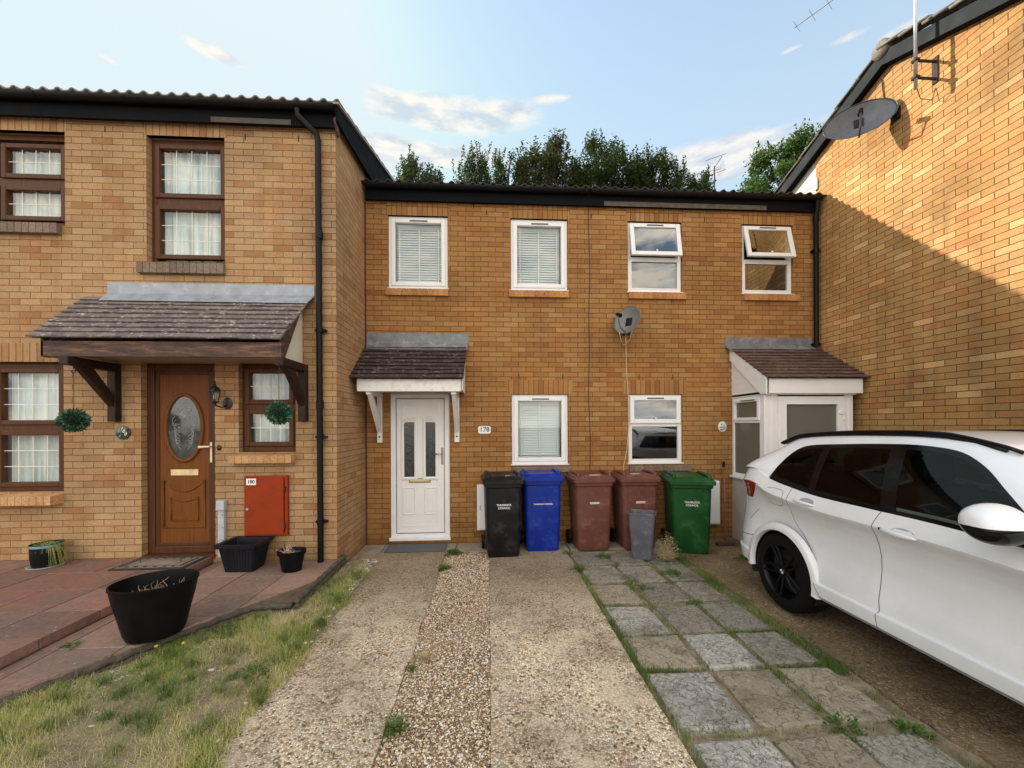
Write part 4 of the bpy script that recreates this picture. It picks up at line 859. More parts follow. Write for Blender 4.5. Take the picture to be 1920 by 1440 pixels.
MB().prism(vpoly(-.045, .012), 'x', XV+.045, XR).build('soffit', BOARDB, Rh)
m = MB()
rr = random.Random(8)
for (ya, za, yb, zb) in ((-1.1, 6.60, -4.35, 5.28), (-1.1, 6.60, 2.95, 5.0)):
    n = 12
    for i in range(n):
        t0, t1 = i/n-.01, (i+1)/n; pa = (ya+(yb-ya)*t0, za+(zb-za)*t0); pb = (ya+(yb-ya)*t1, za+(zb-za)*t1); j = rr.uniform(0, .012)
        m.grid(lambda u, v, pa=pa, pb=pb, j=j: (XV-.01+.13*u, pa[0]+(pb[0]-pa[0])*v, pa[1]+(pb[1]-pa[1])*v+.045*math.sin(math.pi*u)+.022*v+j), 8, 1)
o = m.build('verge_tiles', PANR, Rh, smooth=50, recalc=False); s = o.modifiers.new('thickness', 'SOLIDIFY'); s.thickness = .03; s.offset = -1
MB().tube([(XV-.005, -1.1, 6.60), (12, -1.1, 6.60)], .11, 14).build('ridge_tiles', PANR, Rh, smooth=True)
pantiles(Rh, 'roof', XV+.12, 12, -4.35, 5.28, -1.1, 6.60, PANR, y_back=2.95, z_back=5.0)
MB().tube([(XR-.012, -1.02, 6.28), (XR-.012, -1.05, 6.0), (XR-.012, -1.10, 5.72)], .006, 6).build('cable', RUST, Rh)
# ================================================================== things fixed to the houses
def dish(name, label, c, aim, rx, rz, mat, wall, loc_arm, feed=.45, lnbc=BLACKP, flip=1):
    t = thing(name, label, 'satellite dish', c)
    a = Vector(aim).normalized(); q = a.to_track_quat('Y', 'Z').to_matrix().to_4x4()
    def fn(u, v):
        ph = 2*math.pi*u; r = v; return (rx*r*math.cos(ph), -.07*(1-r*r)+.0, rz*r*math.sin(ph))
    m = MB().grid(fn, 40, 10, closeu=True); m.xf(q); o = m.build('reflector', mat, t, smooth=True, recalc=False); s = o.modifiers.new('thickness', 'SOLIDIFY'); s.thickness = .006
    m = MB(); m.tube([(rx*math.cos(i*math.pi/20), 0, rz*math.sin(i*math.pi/20)) for i in range(41)], .005, 6); m.xf(q); m.build('rim', mat, t, smooth=True)
    m = MB(); m.tube([(0, -.06, -rz*.9), (0, feed*.55, -rz*1.02), (0, feed, -rz*.45)], .011, 8); m.xf(q); m.build('feed_arm', mat, t)
    m = MB(); m.tube([(0, feed+.03, -rz*.47), (0, feed-.07, -rz*.30)], [.022, .030], 12); m.tube([(0, feed-.07, -rz*.30), (0, feed-.075, -rz*.29)], .032, 12); m.xf(q); lb = m.build('receiver', lnbc, t, smooth=40)
    m = MB(); m.tube([(0, feed-.078, -rz*.285), (0, feed-.09, -rz*.26)], .026, 12); m.xf(q); m.build('receiver_cap', WHITE, lb)
    m = MB(); m.box(-.05, .05, -.11, -.06, -.07, .07); m.xf(q); w = Vector(wall)-Vector(c); b0 = q @ Vector((0, -.10, 0))
    m.tube([b0, Vector((w.x, w.y, b0.z-.02))*.5+b0*.5, w], .016, 8); n = Vector(loc_arm); 
    s = .06; m.box(w.x-(.006 if abs(n.x) > .5 else s), w.x+(.006 if abs(n.x) > .5 else s), w.y-(s if abs(n.x) > .5 else .006), w.y+(s if abs(n.x) > .5 else .006), w.z-.08, w.z+.08)
    m.build('bracket', BLACKP, t, bevel=.002)
    return t, q
DISHG = plain('grey_mesh_dish', (.15, .155, .145), .5, noise=.12, nscale=12); DISHB = plain('dark_dish', (.06, .065, .075), .32, noise=.3, nscale=9)
t, q = dish('satellite_dish', 'small grey satellite dish on the wall left of the tilted-open window', (2.04, -.22, 3.295), (-.62, -.66, .32), .20, .225, DISHG, (2.10, -.006, 3.19), (0, 1, 0), feed=.30)
# its cable
CW = plain('cream_cable', (.62, .50, .32), .6)
tag(MB().tube([(2.06, -.11, 3.14), (2.085, -.035, 2.95), (2.10, -.012, 2.6), (2.125, -.012, 2.2), (2.135, -.012, 1.75), (2.10, -.012, 1.35), (2.05, -.013, 1.12), (2.04, -.03, 1.0), (2.10, -.05, .90)], .0055, 6).build('dish_cable', CW, smooth=True), 'thin cream cable hanging down the bricks from the small grey satellite dish', 'cable')
tag(MB().tube([(1.84, -.46, 3.06), (1.88, -.40, 2.97), (1.98, -.2, 2.93), (2.07, -.05, 2.96), (2.15, -.03, 3.05), (2.19, -.04, 3.2)], .0045, 6).build('dish_cable', CW, smooth=True), 'short loop of cream cable slung under the small grey satellite dish', 'cable')
pts = [(1.527+.008*math.sin(z*1.9)+.006*math.sin(z*5), -.008, z) for z in [5.05-i*.1 for i in range(42)]]
tag(MB().tube(pts, .0055, 6).build('wall_cable', plain('brown_cable', (.06, .02, .02), .6), smooth=True), 'dark brown cable running down the wall from the gutter between the two middle houses', 'cable')
tag(MB().box(-1.818, -1.797, -.006, .0, -.02, 5.05).build('joint_strip', plain('red_brown_joint', (.09, .02, .015), .7)), 'narrow dark red strip in the corner between the left house and the middle house', 'joint')
t, q = dish('satellite_dish', 'large dark satellite dish high on the right-hand gable wall', (4.86, -1.03, 5.74), (-.62, -.72, .28), .37, .26, DISHB, (5.194, -1.19, 5.68), (1, 0, 0), feed=.22)
# aerials
def yagi(t, base, d, length, n, w, mat, parent=None):
    d = Vector(d).normalized(); s = Vector((-d.y, d.x, 0)).normalized(); m = MB(); b = Vector(base); m.tube([b-d*length*.2, b+d*length*.8], .007, 6)
    for i in range(n):
        p = b+d*(length*(-.18+.96*i/(n-1))); ww = w*(1.1-.35*i/(n-1)); m.tube([p-s*ww, p+s*ww], .0035, 5)
    u = d.cross(s)
    for i in (-1, 1):
        for k in range(3): p = b-d*length*.19+u*(i*.05*(k+1)); m.tube([p-s*w, p+s*w], .0035, 5)
    return m.build('antenna', mat, t)
t = thing('tv_aerial', 'tall silver mast with a rooftop aerial bracketed to the right-hand gable wall', 'aerial', (4.95, -1.64, 5.62), world=False)
MB().tube([(0, 0, 0), (0, 0, 2.1)], .018, 10).build('mast', GALV, t, smooth=True)
m = MB(); 
for z in (.13, .33): m.box(-.02, .25, -.008, .008, z-.012, z+.012); m.box(-.03, .025, -.028, .028, z-.014, z+.014)
m.box(.235, .25, -.03, .03, .08, .38); m.build('bracket', RUST, t)
yagi(t, (0, 0, 1.72), (-.55, .85, -.03), 1.5, 9, .16, GALV)
MB().tube([(.02, 0, .0), (.08, .02, -.09), (.2, .0, -.12), (.245, .0, .02)], .004, 6).build('cable', BLACKP, t)
t = thing('tv_aerial', 'distant rooftop aerial on a thin pole in front of the green tree on the right', 'aerial', (8.6, 8.6, 9.2), world=False)
MB().tube([(0, 0, 0), (0, 0, 2.35)], .022, 8).build('mast', RUST, t)
yagi(t, (0, 0, 2.2), (-.95, -.1, -.28), 1.5, 11, .22, RUST); 
m = MB(); 
for z in (1.95, 2.55): m.tube([(-.35, 0, z+.0), (.45, 0, z+.3)], .008, 5)
m.tube([(0, 0, 2.3), (.3, 0, 2.75)], .010, 6); m.build('stay', RUST, t)
# plaques, boxes
t = thing('number_plaque', 'white ceramic house number plaque 178 beside the white front door', 'house number', (-.068, -.004, 1.68))
a, b = .103, .062; pl = [(-a+.022, -b), (a-.022, -b), (a, -b+.022), (a, b-.022), (a-.022, b), (-a+.022, b), (-a, b-.022), (-a, -b+.022)]
MB().prism(pl, 'y', -.012, .002).build('plate', plain('green_rim', (.10, .16, .09), .3), t, bevel=.003); MB().prism([(x*.93, z*.90) for x, z in pl], 'y', -.014, -.0125).build('face', plain('glazed_white', (.82, .82, .78), .15), t)
NUM = plain('black_lettering', (.015, .02, .018), .4)
text('digits', '178', .098, NUM, t, (.0, -.0150, .004), bold=.0015)
m = MB(); 
for x in (-.088, .088): m.lathe([(.007, -.016), (.007, -.0145)], 10, (x, 0, -.004), axis='y')
m.build('screw', plain('green_flower', (.12, .2, .12), .5), t)
t = thing('number_plaque', 'round dark green house plaque 180 under the left canopy bracket', 'house number', (-4.235, YL-.004, 1.683))
MB().lathe([(.078, 0), (.078, -.012), (.070, -.016), (.001, -.016)], 32, axis='y').build('plate', plain('dark_green_enamel', (.018, .045, .035), .15, spec=.8), t, smooth=40)
m = MB(); m.prism([(-.055, .005), (-.03, .04), (-.015, .03), (-.035, .0)], 'y', -.0175, -.0165); m.prism([(-.045, -.045), (-.01, -.015), (-.025, -.055)], 'y', -.0175, -.0165); m.build('bird_motif', plain('teal_motif', (.12, .30, .30), .4), t)
for ch, x, z in (('1', -.002, .045), ('8', .018, .015), ('0', .036, -.018)): text('digit', ch, .052, plain('gold_digit', (.75, .68, .48), .4) if ch == '1' else bpy.data.materials['gold_digit'], t, (x, -.0178, z), ry=-.45, bold=.001)
t = thing('number_plaque', 'small oval white ceramic plaque with blue flowers on the brick beside the porch', 'house number', (3.612, -.004, 1.71))
m = MB().lathe([(.066, 0), (.066, -.010), (.060, -.014), (.001, -.014)], 32, axis='y', sy=1.25); m.build('plate', plain('glazed_cream', (.72, .72, .68), .2, dirt=(.2, .2, .18), dscale=60), t, smooth=40)
m = MB(); rq = random.Random(1)
for i in range(9): m.lathe([(rq.uniform(.006, .013), -.0165), (.001, -.0165)], 8, (rq.uniform(-.03, .03), 0, rq.uniform(-.045, .04)), axis='y')
m.build('flowers', plain('blue_flowers', (.22, .34, .5), .4), t)
def meterbox(name, label, x0, x1, z0, z1, Y, dep, mat):
    t = thing(name, label, 'meter box', ((x0+x1)/2, Y, z0)); w = (x1-x0)/2; h = z1-z0
    MB().box(-w, w, -dep, -.001, 0, h).build('box', mat, t, bevel=.012)
    o = MB().box(-w+.02, w-.02, -dep-.008, -dep-.001, .02, h-.02).build('door', mat, t, bevel=.006)
    MB().box(-w+.035, -w+.055, -dep-.014, -dep-.009, h*.45, h*.55).build('latch', GALV, o, bevel=.002)
    MB().box(-w-.004, w+.004, -dep+.035, -dep+.043, -.003, h+.003).build('seam', plain('grey_seam', (.4, .4, .4), .6), t)
    return t
meterbox('meter_box', 'white meter box on the wall half hidden behind the black wheelie bin', -.18, .26, .20, .87, 0, .10, WHITE)
meterbox('meter_box', 'white meter box on the wall half hidden behind the green wheelie bin', 3.10, 3.52, .22, .88, 0, .10, WHITE)
RED = plain('red_oxide_paint', (.27, .034, .006), .55, noise=.12, nscale=4, dirt=(.19, .028, .008), dscale=5, spec=.2)
t = thing('meter_cupboard', 'red-brown metal meter cupboard numbered 180 on the left house wall', 'meter box', (-2.62, YL, .462))
MB().ring(-.246, .246, 0, .703, .03, -.045, -.001).build('frame', RED, t, bevel=.004); MB().box(-.216, .216, -.03, -.001, .03, .673).build('back', RED, t)
dr = MB().box(-.232, .205, -.055, -.046, .016, .690).build('door', RED, t, bevel=.004)
MB().box(-.215, -.105, -.0585, -.0555, .60, .675).build('number_label', plain('label_white', (.8, .8, .78), .5), dr); text('digits', '180', .055, NUM, dr, (-.16, -.0592, .637), bold=.0012)
MB().lathe([(.014, -.062), (.014, -.055)], 12, (-.205, 0, .32), axis='y').build('lock', GALV, dr)
m = MB(); 
for z in (.12, .55): m.box(.205, .225, -.062, -.046, z-.03, z+.03)
m.build('hinge', RUST, dr)
t = thing('cable_box', 'narrow grey cable box with a flared cover on the brick right of the brown door', 'cable box', (-3.128, YL, .22))
MB().box(-.035, .035, -.05, -.001, 0, .58).build('cover', plain('grey_upvc', (.42, .44, .48), .4, noise=.15), t, bevel=.006); MB().box(-.045, .045, -.062, -.001, .55, .665).build('cap', bpy.data.materials['grey_upvc'], t, bevel=.006); 
m = MB(); 
for z in (.05, .2, .35, .5): m.lathe([(.006, -.056), (.005, -.05)], 8, (.022, 0, z), axis='y')
m.build('screw', RUST, t)
# wall lantern
t = thing('wall_lantern', 'black carriage lantern on the brick pier right of the brown door', 'lantern', (-3.10, YL, 2.02)); BK = plain('black_iron', (.015, .014, .013), .4, noise=.3, nscale=20)
MB().lathe([(.05, 0), (.055, -.012), (.03, -.02), (.001, -.022)], 20, (0.03, 0, 0), axis='y', sy=1.3).build('backplate', BK, t, smooth=40)
MB().tube([(.03, -.01, -.02), (.0, -.06, -.05), (-.04, -.10, -.03), (-.04, -.12, .01)], .008, 8).build('arm', BK, t, smooth=True)
MB().lathe([(.001, -.06), (.012, -.05), (.006, -.035), (.03, -.02), (.045, -.005), (.045, .0)], 6, (-.04, -.12, .02)).build('base', BK, t)
lt = MB().lathe([(.040, 0), (.056, .115)], 6, (-.04, -.12, .02)).build('glass_body', glass('lantern_glass', (.7, .72, .7), refl=1.6), t)
m = MB(); 
for i in range(6): a = i*math.pi/3; m.tube([(-.04+.041*math.cos(a), -.12+.041*math.sin(a), .02), (-.04+.057*math.cos(a), -.12+.057*math.sin(a), .135)], .004, 5)
m.build('cage', BK, t); MB().lathe([(.066, .115), (.062, .125), (.045, .155), (.018, .175), (.02, .185), (.006, .2), (.012, .21), (.001, .235)], 6, (-.04, -.12, .02)).build('roof', BK, t)
MB().lathe([(.014, .02), (.018, .05), (.010, .09), (.001, .10)], 10, (-.04, -.12, .02)).build('bulb', WHITE, lt)
tag(MB().lathe([(.022, 0), (.024, -.01), (.012, -.02), (.001, -.022)], 14, (-3.17, YL, 1.50), axis='y', sy=1.4).build('door_bell', BK, smooth=40), 'small dark bell push on the brick beside the brass handle', 'doorbell')
# ================================================================== wheelie bins
def sup(w, d, z, r=.05, n=6, cy=0):                             # rounded rectangle ring
    pts = []
    for (sx, sy, a0) in ((1, -1, -90), (1, 1, 0), (-1, 1, 90), (-1, -1, 180)):
        for i in range(n+1):
            a = R(a0+90*i/n); pts.append((sx*(w/2-r)+r*math.cos(a), cy+sy*(d/2-r)+r*math.sin(a), z))
    return pts
def loft(mb, rings, cap0=True, cap1=True):
    n = len(rings[0]); V = [p for g in rings for p in g]; F = [(j*n+i, j*n+(i+1) % n, (j+1)*n+(i+1) % n, (j+1)*n+i) for j in range(len(rings)-1) for i in range(n)]
    if cap0: F.append(tuple(range(n))[::-1])
    if cap1: F.append(tuple((len(rings)-1)*n+i for i in range(n)))
    return mb.add(V, F)
def binmat(name, c, rough=.45): return plain(name, c, rough, spec=.3, noise=.16, nscale=3.5, bump=.25, bscale=90, dirt=tuple(min(1, x*1.7+.03) for x in c), dscale=5)
INK = plain('white_print', (.75, .75, .75), .5)
def wheelie(label, loc, rz, mat, W_=.58, Dp=.72, Ht=1.07, txt='two', wheels=True, lidwear=None):
    t = thing('wheelie_bin', label, 'bin', loc, rz, 'wheelie bins along the middle house fronts')
    bw, bd = W_*.76, Dp*.68; tw, td = W_*.90, Dp*.88; f0 = -bd/2
    m = MB(); H1 = Ht-.115
    cyf = lambda d: -(bd-d)/2*-1*.25 if False else (d-bd)/2*.55
    loft(m, [sup(bw-.02, bd-.02, 0, .05), sup(bw, bd, .02, .055), sup(bw+(tw-bw)*.35, bd+(td-bd)*.35, H1*.35, .055, cy=cyf(bd+(td-bd)*.35)), sup(tw-.03, td-.02, H1*.88, .055, cy=cyf(td)), sup(tw-.03, td-.02, H1*.93, .05, cy=cyf(td)), sup(tw+.01, td+.02, H1*.945, .05, cy=cyf(td)), sup(tw+.01, td+.02, H1, .05, cy=cyf(td))])
    body = m.build('body', mat, t, smooth=35)
    c = cyf(td); fy = c-td/2
    m = MB(); loft(m, [sup(W_-.01, Dp-.02, H1-.010, .045, cy=c), sup(W_, Dp, H1-.005, .05, cy=c), sup(W_, Dp, H1+.038, .05, cy=c), sup(W_-.015, Dp-.015, H1+.044, .05, cy=c), sup(W_-.035, Dp-.035, H1+.046, .05, cy=c), sup(W_-.07, Dp-.08, H1+.080, .06, cy=c+.01), sup(W_-.11, Dp-.13, H1+.092, .06, cy=c+.015), sup(W_-.14, Dp-.2, H1+.086, .06, cy=c+.02)])
    lid = m.build('lid', mat, t, smooth=35)
    for s in (-1, 1):
        m = MB(); x = s*(W_/2-.075); m.tube([(x, c-Dp/2+.05, H1+.055), (x, c-Dp/2+.07, H1+.098), (x, c-Dp/2+.2, H1+.112), (x, c+Dp/2-.12, H1+.10), (x, c+Dp/2-.04, H1+.06)], [.02, .026, .026, .022, .018], 10); m.build('lid_rib', mat, lid, smooth=True)
    m = MB(); m.tube([(-W_/2+.06, c+Dp/2-.02, H1-.01), (-W_/2+.06, c+Dp/2+.06, H1+.02), (W_/2-.06, c+Dp/2+.06, H1+.02), (W_/2-.06, c+Dp/2-.02, H1-.01)], .016, 8); m.build('handle_bar', mat, t, smooth=True)
    for s in (-1, 1):
        MB().lathe([(.09, -.022), (.10, -.015), (.10, .015), (.09, .022), (.05, .022), (.045, .012), (.001, .012)], 22, (s*(W_/2-.03), bd/2-.0, .10), axis='x').build('wheel', BLACKP, t, smooth=35)
    MB().tube([(-W_/2+.03, bd/2, .10), (W_/2-.03, bd/2, .10)], .012, 8).build('axle', GALV, t)
    zz = H1*.93
    slope = (f0-(fy+.01))/(H1*.88)
    def fyz(z): return f0+((fy+.01)-f0)*(z/(H1*.88)) if z < H1*.88 else fy
    tilt = math.atan2((f0-(fy+.01)), H1*.88)
    z = .66 if txt != 'two' else .68
    y = fyz(z)
    ly = []
    if txt == 'two': ly = [('THURROCK', z+.018, .036), ('COUNCIL', z-.022, .036)]
    elif txt == 'one': ly = [('THURROCK COUNCIL', z, .026)]
    if txt == 'label':
        MB().box(-.065, .065, fyz(z)-.003, fyz(z)+.02, z-.013, z+.013).build('label_strip', INK, t); text('lettering', 'THURROCK COUNCIL', .0125, NUM, t, (0, fyz(z)-.0045, z))
    for s_, zq, sz in ly: text('lettering', s_, sz, INK, t, (0, fyz(zq)-.010, zq), bold=.0008)
    if lidwear: 
        MB().box(*lidwear, H1+.088, H1+.0925).build('lid_label', plain('faded_label', (.62, .55, .42), .6, noise=.3, nscale=30) if 'faded_label' not in bpy.data.materials else bpy.data.materials['faded_label'], t)
    return t
wheelie('black wheelie bin at the left end of the row, nearest the white door', (.175, -.50, 0), R(4), binmat('black_bin_plastic', (.006, .006, .008), .38), .56, .66, 1.10, 'two', lidwear=(.02, .09, -.2, -.17))
wheelie('bright blue wheelie bin between the black bin and a brown bin', (.735, -.31, 0), R(1), binmat('blue_bin_plastic', (.004, .024, .25), .42), .60, .60, 1.10, 'one')
wheelie('brown wheelie bin next to the blue bin, standing clear of the grey tub', (1.45, -.31, 0), R(3), binmat('brown_bin_plastic', (.135, .050, .037), .5), .60, .58, 1.07, 'label', lidwear=(-.06, .09, -.2, -.14))
wheelie('brown wheelie bin behind the open grey tub and left of the green bin', (2.11, -.30, 0), R(2), bpy.data.materials['brown_bin_plastic'], .60, .58, 1.07, 'label', lidwear=(-.09, .03, -.12, -.07))
wheelie('green wheelie bin at the right end of the row, turned slightly', (2.79, -.50, 0), R(-14), binmat('green_bin_plastic', (.006, .062, .014), .45), .60, .74, 1.06, 'two')
# open grey tub
t = thing('waste_bin', 'open rectangular grey plastic tub standing before the second brown wheelie bin', 'bin', (2.005, -.84, 0), R(-24))
GRB = plain('grey_scuffed_plastic', (.105, .105, .13), .42, noise=.12, nscale=4, dirt=(.22, .22, .25), dscale=9)
m = MB(); n = 6
loft(m, [sup(.24, .19, 0, .03), sup(.25, .20, .01, .035), sup(.33, .27, .585, .04), sup(.355, .295, .588, .045), sup(.355, .295, .60, .045), sup(.325, .265, .602, .04), sup(.245, .195, .03, .03)], True, True)
m.build('tub', GRB, t, smooth=35)
tag(t, group=None)
# mats
def rubbermat(name, c, b=1.0): return plain(name, c, .95, noise=.25, nscale=60, bump=b, bscale=140)
t = tag(MB().box(-1.46, -.62, -.40, -.07, -.003, .012).build('doormat', rubbermat('grey_mat', (.10, .105, .115)), bevel=.004), 'plain grey doormat on the path at the white front door', 'doormat')
t = thing('doormat', 'patterned brown doormat with a scroll border lying before the brown door', 'doormat', (-3.66, -1.31, .226), R(0))
MB().box(-.38, .38, -.20, .20, 0, .010).build('base', rubbermat('dark_rubber', (.035, .028, .025)), t, bevel=.003)
m = MB().box(-.345, .345, -.165, .165, .010, .013); m.build('pile', plain('faded_mat_pile', (.21, .165, .125), .95, noise=.35, nscale=26, bump=1, bscale=160), t)
m = MB()
for k in range(26):
    u = k/26*2*math.pi; x = .31*max(-1, min(1, 1.35*math.cos(u))); y = .135*max(-1, min(1, 1.35*math.sin(u)))
    m.tube([(x+.030*math.cos(a)*(.3+.09*a), y+.022*math.sin(a)*(.3+.09*a), .014) for a in [i*.55 for i in range(11)]], .005, 5)
m.ring(-.22, .22, -.07, .07, .012, 0, .001); MM = Matrix.Rotation(-math.pi/2, 4, 'X')
m.build('scroll_border', rubbermat('dark_scroll', (.05, .04, .035)), t)
m = MB()
m.box(-.21, .21, -.07, .07, .013, .0145); m.build('centre_panel', plain('pale_mat_centre', (.26, .21, .17), .95, noise=.3, nscale=30), t)
# pots and planters
POTB = plain('black_glazed_pot', (.003, .003, .004), .5, noise=.25, nscale=6, spec=.18)
def pot(name, label, loc, prof, sx=1, sy=1, rz=0, soil=None, mat=POTB, n=40, rim=True):
    t = thing(name, label, 'plant pot', loc, rz)
    o = MB().lathe(prof, n, sx=sx, sy=sy, cap=False); o.add([(prof[0][0]*math.cos(2*math.pi*k/n)*sx, prof[0][0]*math.sin(2*math.pi*k/n)*sy, prof[0][1]+.003) for k in range(n)], [tuple(range(n))])
    o = o.build('pot', mat, t, smooth=40, recalc=False)
    if soil: MB().add([(soil[0]*math.cos(2*math.pi*k/n)*sx, soil[0]*math.sin(2*math.pi*k/n)*sy, soil[1]) for k in range(n)], [tuple(range(n))]).build('compost', SOIL, t)
    return t
BIGP = pot('plant_tub', 'large black round tub on the patio edge by the lawn, with withered stems inside', (-2.585, -2.72, .146), [(.17, 0), (.185, .005), (.205, .05), (.235, .18), (.266, .30), (.281, .385), (.290, .40), (.290, .418), (.278, .42), (.268, .38), (.25, .28)], 0.94, .82, R(18), soil=(.255, .29))
P2 = pot('plant_pot', 'black glazed pot of trailing grass by the lower left window', (-4.86, -1.30, .226), [(.10, 0), (.112, .01), (.126, .10), (.128, .20), (.124, .235), (.132, .25), (.122, .25), (.112, .22)], soil=(.118, .225))
MB().lathe([(.150, 0), (.155, .014), (.145, .016), (.12, .006)], 32).build('saucer', plain('grey_saucer', (.25, .26, .26), .5), P2, smooth=True)
MB().lathe([(.123, .2), (.1295, .238), (.1295, .245), (.123, .246)], 32, cap=False).build('glazed_band', plain('blue_glaze', (.16, .32, .42), .15), P2, smooth=True)
P3 = pot('plant_pot', 'small black pot of dead twigs beside the black downpipe', (-2.20, -1.40, .144), [(.085, 0), (.092, .006), (.118, .18), (.132, .185), (.137, .225), (.128, .228), (.112, .18)], 1.1, .95, soil=(.112, .185))
t = thing('planter', 'empty square black ribbed planter standing between the doormat and the meter cupboard', 'planter', (-2.76, -1.30, .144), R(-2))
m = MB(); loft(m, [sup(.30, .24, 0, .02, 3), sup(.39, .31, .27, .02, 3), sup(.445, .365, .275, .02, 3), sup(.455, .375, .315, .02, 3), sup(.44, .36, .318, .02, 3), sup(.375, .295, .31, .015, 3), sup(.30, .24, .03, .015, 3)], True, True)
PLN = plain('blue_black_plastic', (.008, .009, .014), .5, noise=.2, nscale=5, spec=.3); pb = m.build('box', PLN, t, smooth=30)
m = MB()
for i in range(11): x = -.135+i*.027; m.tube([(x, -.1245, .02), (x*1.27, -.1565, .262)], .004, 5)
for i in range(9): y = -.10+i*.025; m.tube([(-.154, y, .02), (-.196, y*1.27, .262)], .004, 5); m.tube([(.154, y, .02), (.196, y*1.27, .262)], .004, 5)
m.build('ribs', PLN, pb)
# broom leaning in the corner by the porch
t = thing('broom', 'old broom with a rusty brown handle leaning on the bricks beside the porch', 'broom', (3.40, -.42, 0))
MB().tube([(0, 0, .02), (.11, .19, .56), (.20, .36, 1.09)], .012, 8).build('handle', plain('brown_handle', (.20, .09, .05), .5, noise=.3, nscale=20), t, smooth=True)
MB().tube([(.20, .36, 1.09), (.217, .385, 1.17)], .018, 10).build('grip', BLACKP, t, smooth=True)
m = MB(); m.box(-.13, .13, -.03, .03, .0, .045); m.build('head', plain('dark_wood_head', (.06, .035, .02), .8), t, bevel=.006)
# hanging topiary balls
LEAFT = None
def leafmat(name, c1, c2, c3, tr=.3):
    m, nt, b = new(name); g = N(nt, 'ShaderNodeNewGeometry')
    c = ramp(nt, g.outputs['Random Per Island'], [(0, c1), (.5, c2), (1, c3)]); nt.links.new(c, b.inputs['Base Color']); b.inputs['Roughness'].default_value = .5; b.inputs['Specular IOR Level'].default_value = .3
    t = N(nt, 'ShaderNodeBsdfTranslucent'); nt.links.new(mixc(nt, 1, c, (1.3, 1.5, .6), 'MULTIPLY'), t.inputs[0]); mx = N(nt, 'ShaderNodeMixShader', i={0: tr}); nt.links.new(b.outputs[0], mx.inputs[1]); nt.links.new(t.outputs[0], mx.inputs[2]); nt.links.new(mx.outputs[0], nt.nodes['Material Output'].inputs[0]); return m
TOP = leafmat('topiary_leaf', (.015, .05, .025), (.04, .11, .055), (.17, .30, .20), .1)
def leaf(mb, p, d, up, L, w):                                   # folded pointed leaf
    s = d.cross(up)
    if s.length < 1e-4: s = Vector((1, 0, 0))
    s.normalize(); q = p+d*L*.45
    mb.add([p, q+s*w, p+d*L, q-s*w, ], [(0, 1, 2, 3)])
m = MB(); rr = random.Random(3)
for i in range(1300):
    z = 1-2*(i+.5)/1300; a = i*2.39996; v = Vector((math.sqrt(1-z*z)*math.cos(a), math.sqrt(1-z*z)*math.sin(a), z)); r0 = rr.uniform(.06, .108)
    d = (v+Vector((rr.uniform(-.8, .8), rr.uniform(-.8, .8), rr.uniform(-.8, .8)))).normalized(); leaf(m, v*r0, d, v.cross(d)+Vector((.01, 0, 0)), rr.uniform(.03, .045), .008)
t1 = thing('topiary_ball', 'artificial topiary ball hanging from the left canopy bracket by the lower window', 'topiary ball', (-4.28, -1.60, 1.815), group='topiary balls hanging from the left canopy')
core = MB().lathe([(.001, -.08), (.05, -.06), (.08, 0), (.05, .06), (.001, .08)], 12).build('core', plain('dark_core', (.01, .02, .012), .9), t1)
m.build('leaves', TOP, t1, recalc=False)
m = MB(); z = .09; k = 0
while z < .50: m.tube([(.006*math.cos(a)*(1 if k % 2 else 0), .006*math.cos(a)*(0 if k % 2 else 1), z+.011+.011*math.sin(a)) for a in [i*math.pi/3 for i in range(7)]], .0018, 4); z += .016; k += 1
m.tube([(.018*math.sin(a), 0, .505+.018*math.cos(a)) for a in [i*.55 for i in range(13)]], .003, 5)
m.build('chain', RUST, t1)
copy_tree(t1, None, (-2.185, -1.68, 1.885), R(70), 'artificial topiary ball hanging by the small window, from the right canopy bracket')
# ================================================================== parked white SUV, nose towards the street
CX, XS, YA = 3.64, 2.70, -2.37                                   # centre line, near flank, rear axle
YR, YF, Z0 = -1.46, -6.10, .285
def lerp(a, b, t): return a+(b-a)*t
def tab(pts, x):
    if x <= pts[0][0]: return pts[0][1]
    for (a, b), (c, d) in zip(pts, pts[1:]):
        if x <= c:
            t = (x-a)/(c-a); return b+(d-b)*t
    return pts[-1][1]
def smooth_tab(pts, x):                                          # Catmull-Rom through the points
    if x <= pts[0][0]: return pts[0][1]
    if x >= pts[-1][0]: return pts[-1][1]
    for i in range(len(pts)-1):
        if x <= pts[i+1][0]:
            p1, p2 = pts[i], pts[i+1]; p0 = pts[i-1] if i else (2*p1[0]-p2[0], 2*p1[1]-p2[1]); p3 = pts[i+2] if i+2 < len(pts) else (2*p2[0]-p1[0], 2*p2[1]-p1[1])
            h = p2[0]-p1[0]; t = (x-p1[0])/h; m1 = (p2[1]-p0[1])/(p2[0]-p0[0])*h; m2 = (p3[1]-p1[1])/(p3[0]-p1[0])*h
            return (2*t**3-3*t*t+1)*p1[1]+(t**3-2*t*t+t)*m1+(-2*t**3+3*t*t)*p2[1]+(t**3-t*t)*m2
# s = distance forward of the tail
WB = [(0, 1.24), (.45, 1.30), (.62, 1.275), (.75, 1.225), (.95, 1.19), (1.3, 1.152), (1.75, 1.143), (2.2, 1.137), (2.6, 1.113), (2.85, 1.09), (3.2, 1.06), (3.8, 1.00), (4.3, .90), (4.64, .78)]
def wb(y): return smooth_tab(WB, YR-y)
WT = [(.74, 1.22), (.765, 1.32), (.80, 1.43), (.86, 1.505), (.96, 1.542), (1.25, 1.568), (1.75, 1.592), (1.98, 1.584), (2.14, 1.555), (2.29, 1.475), (2.43, 1.36), (2.57, 1.245), (2.76, 1.11)]
def wt(y): return smooth_tab(WT, YR-y)
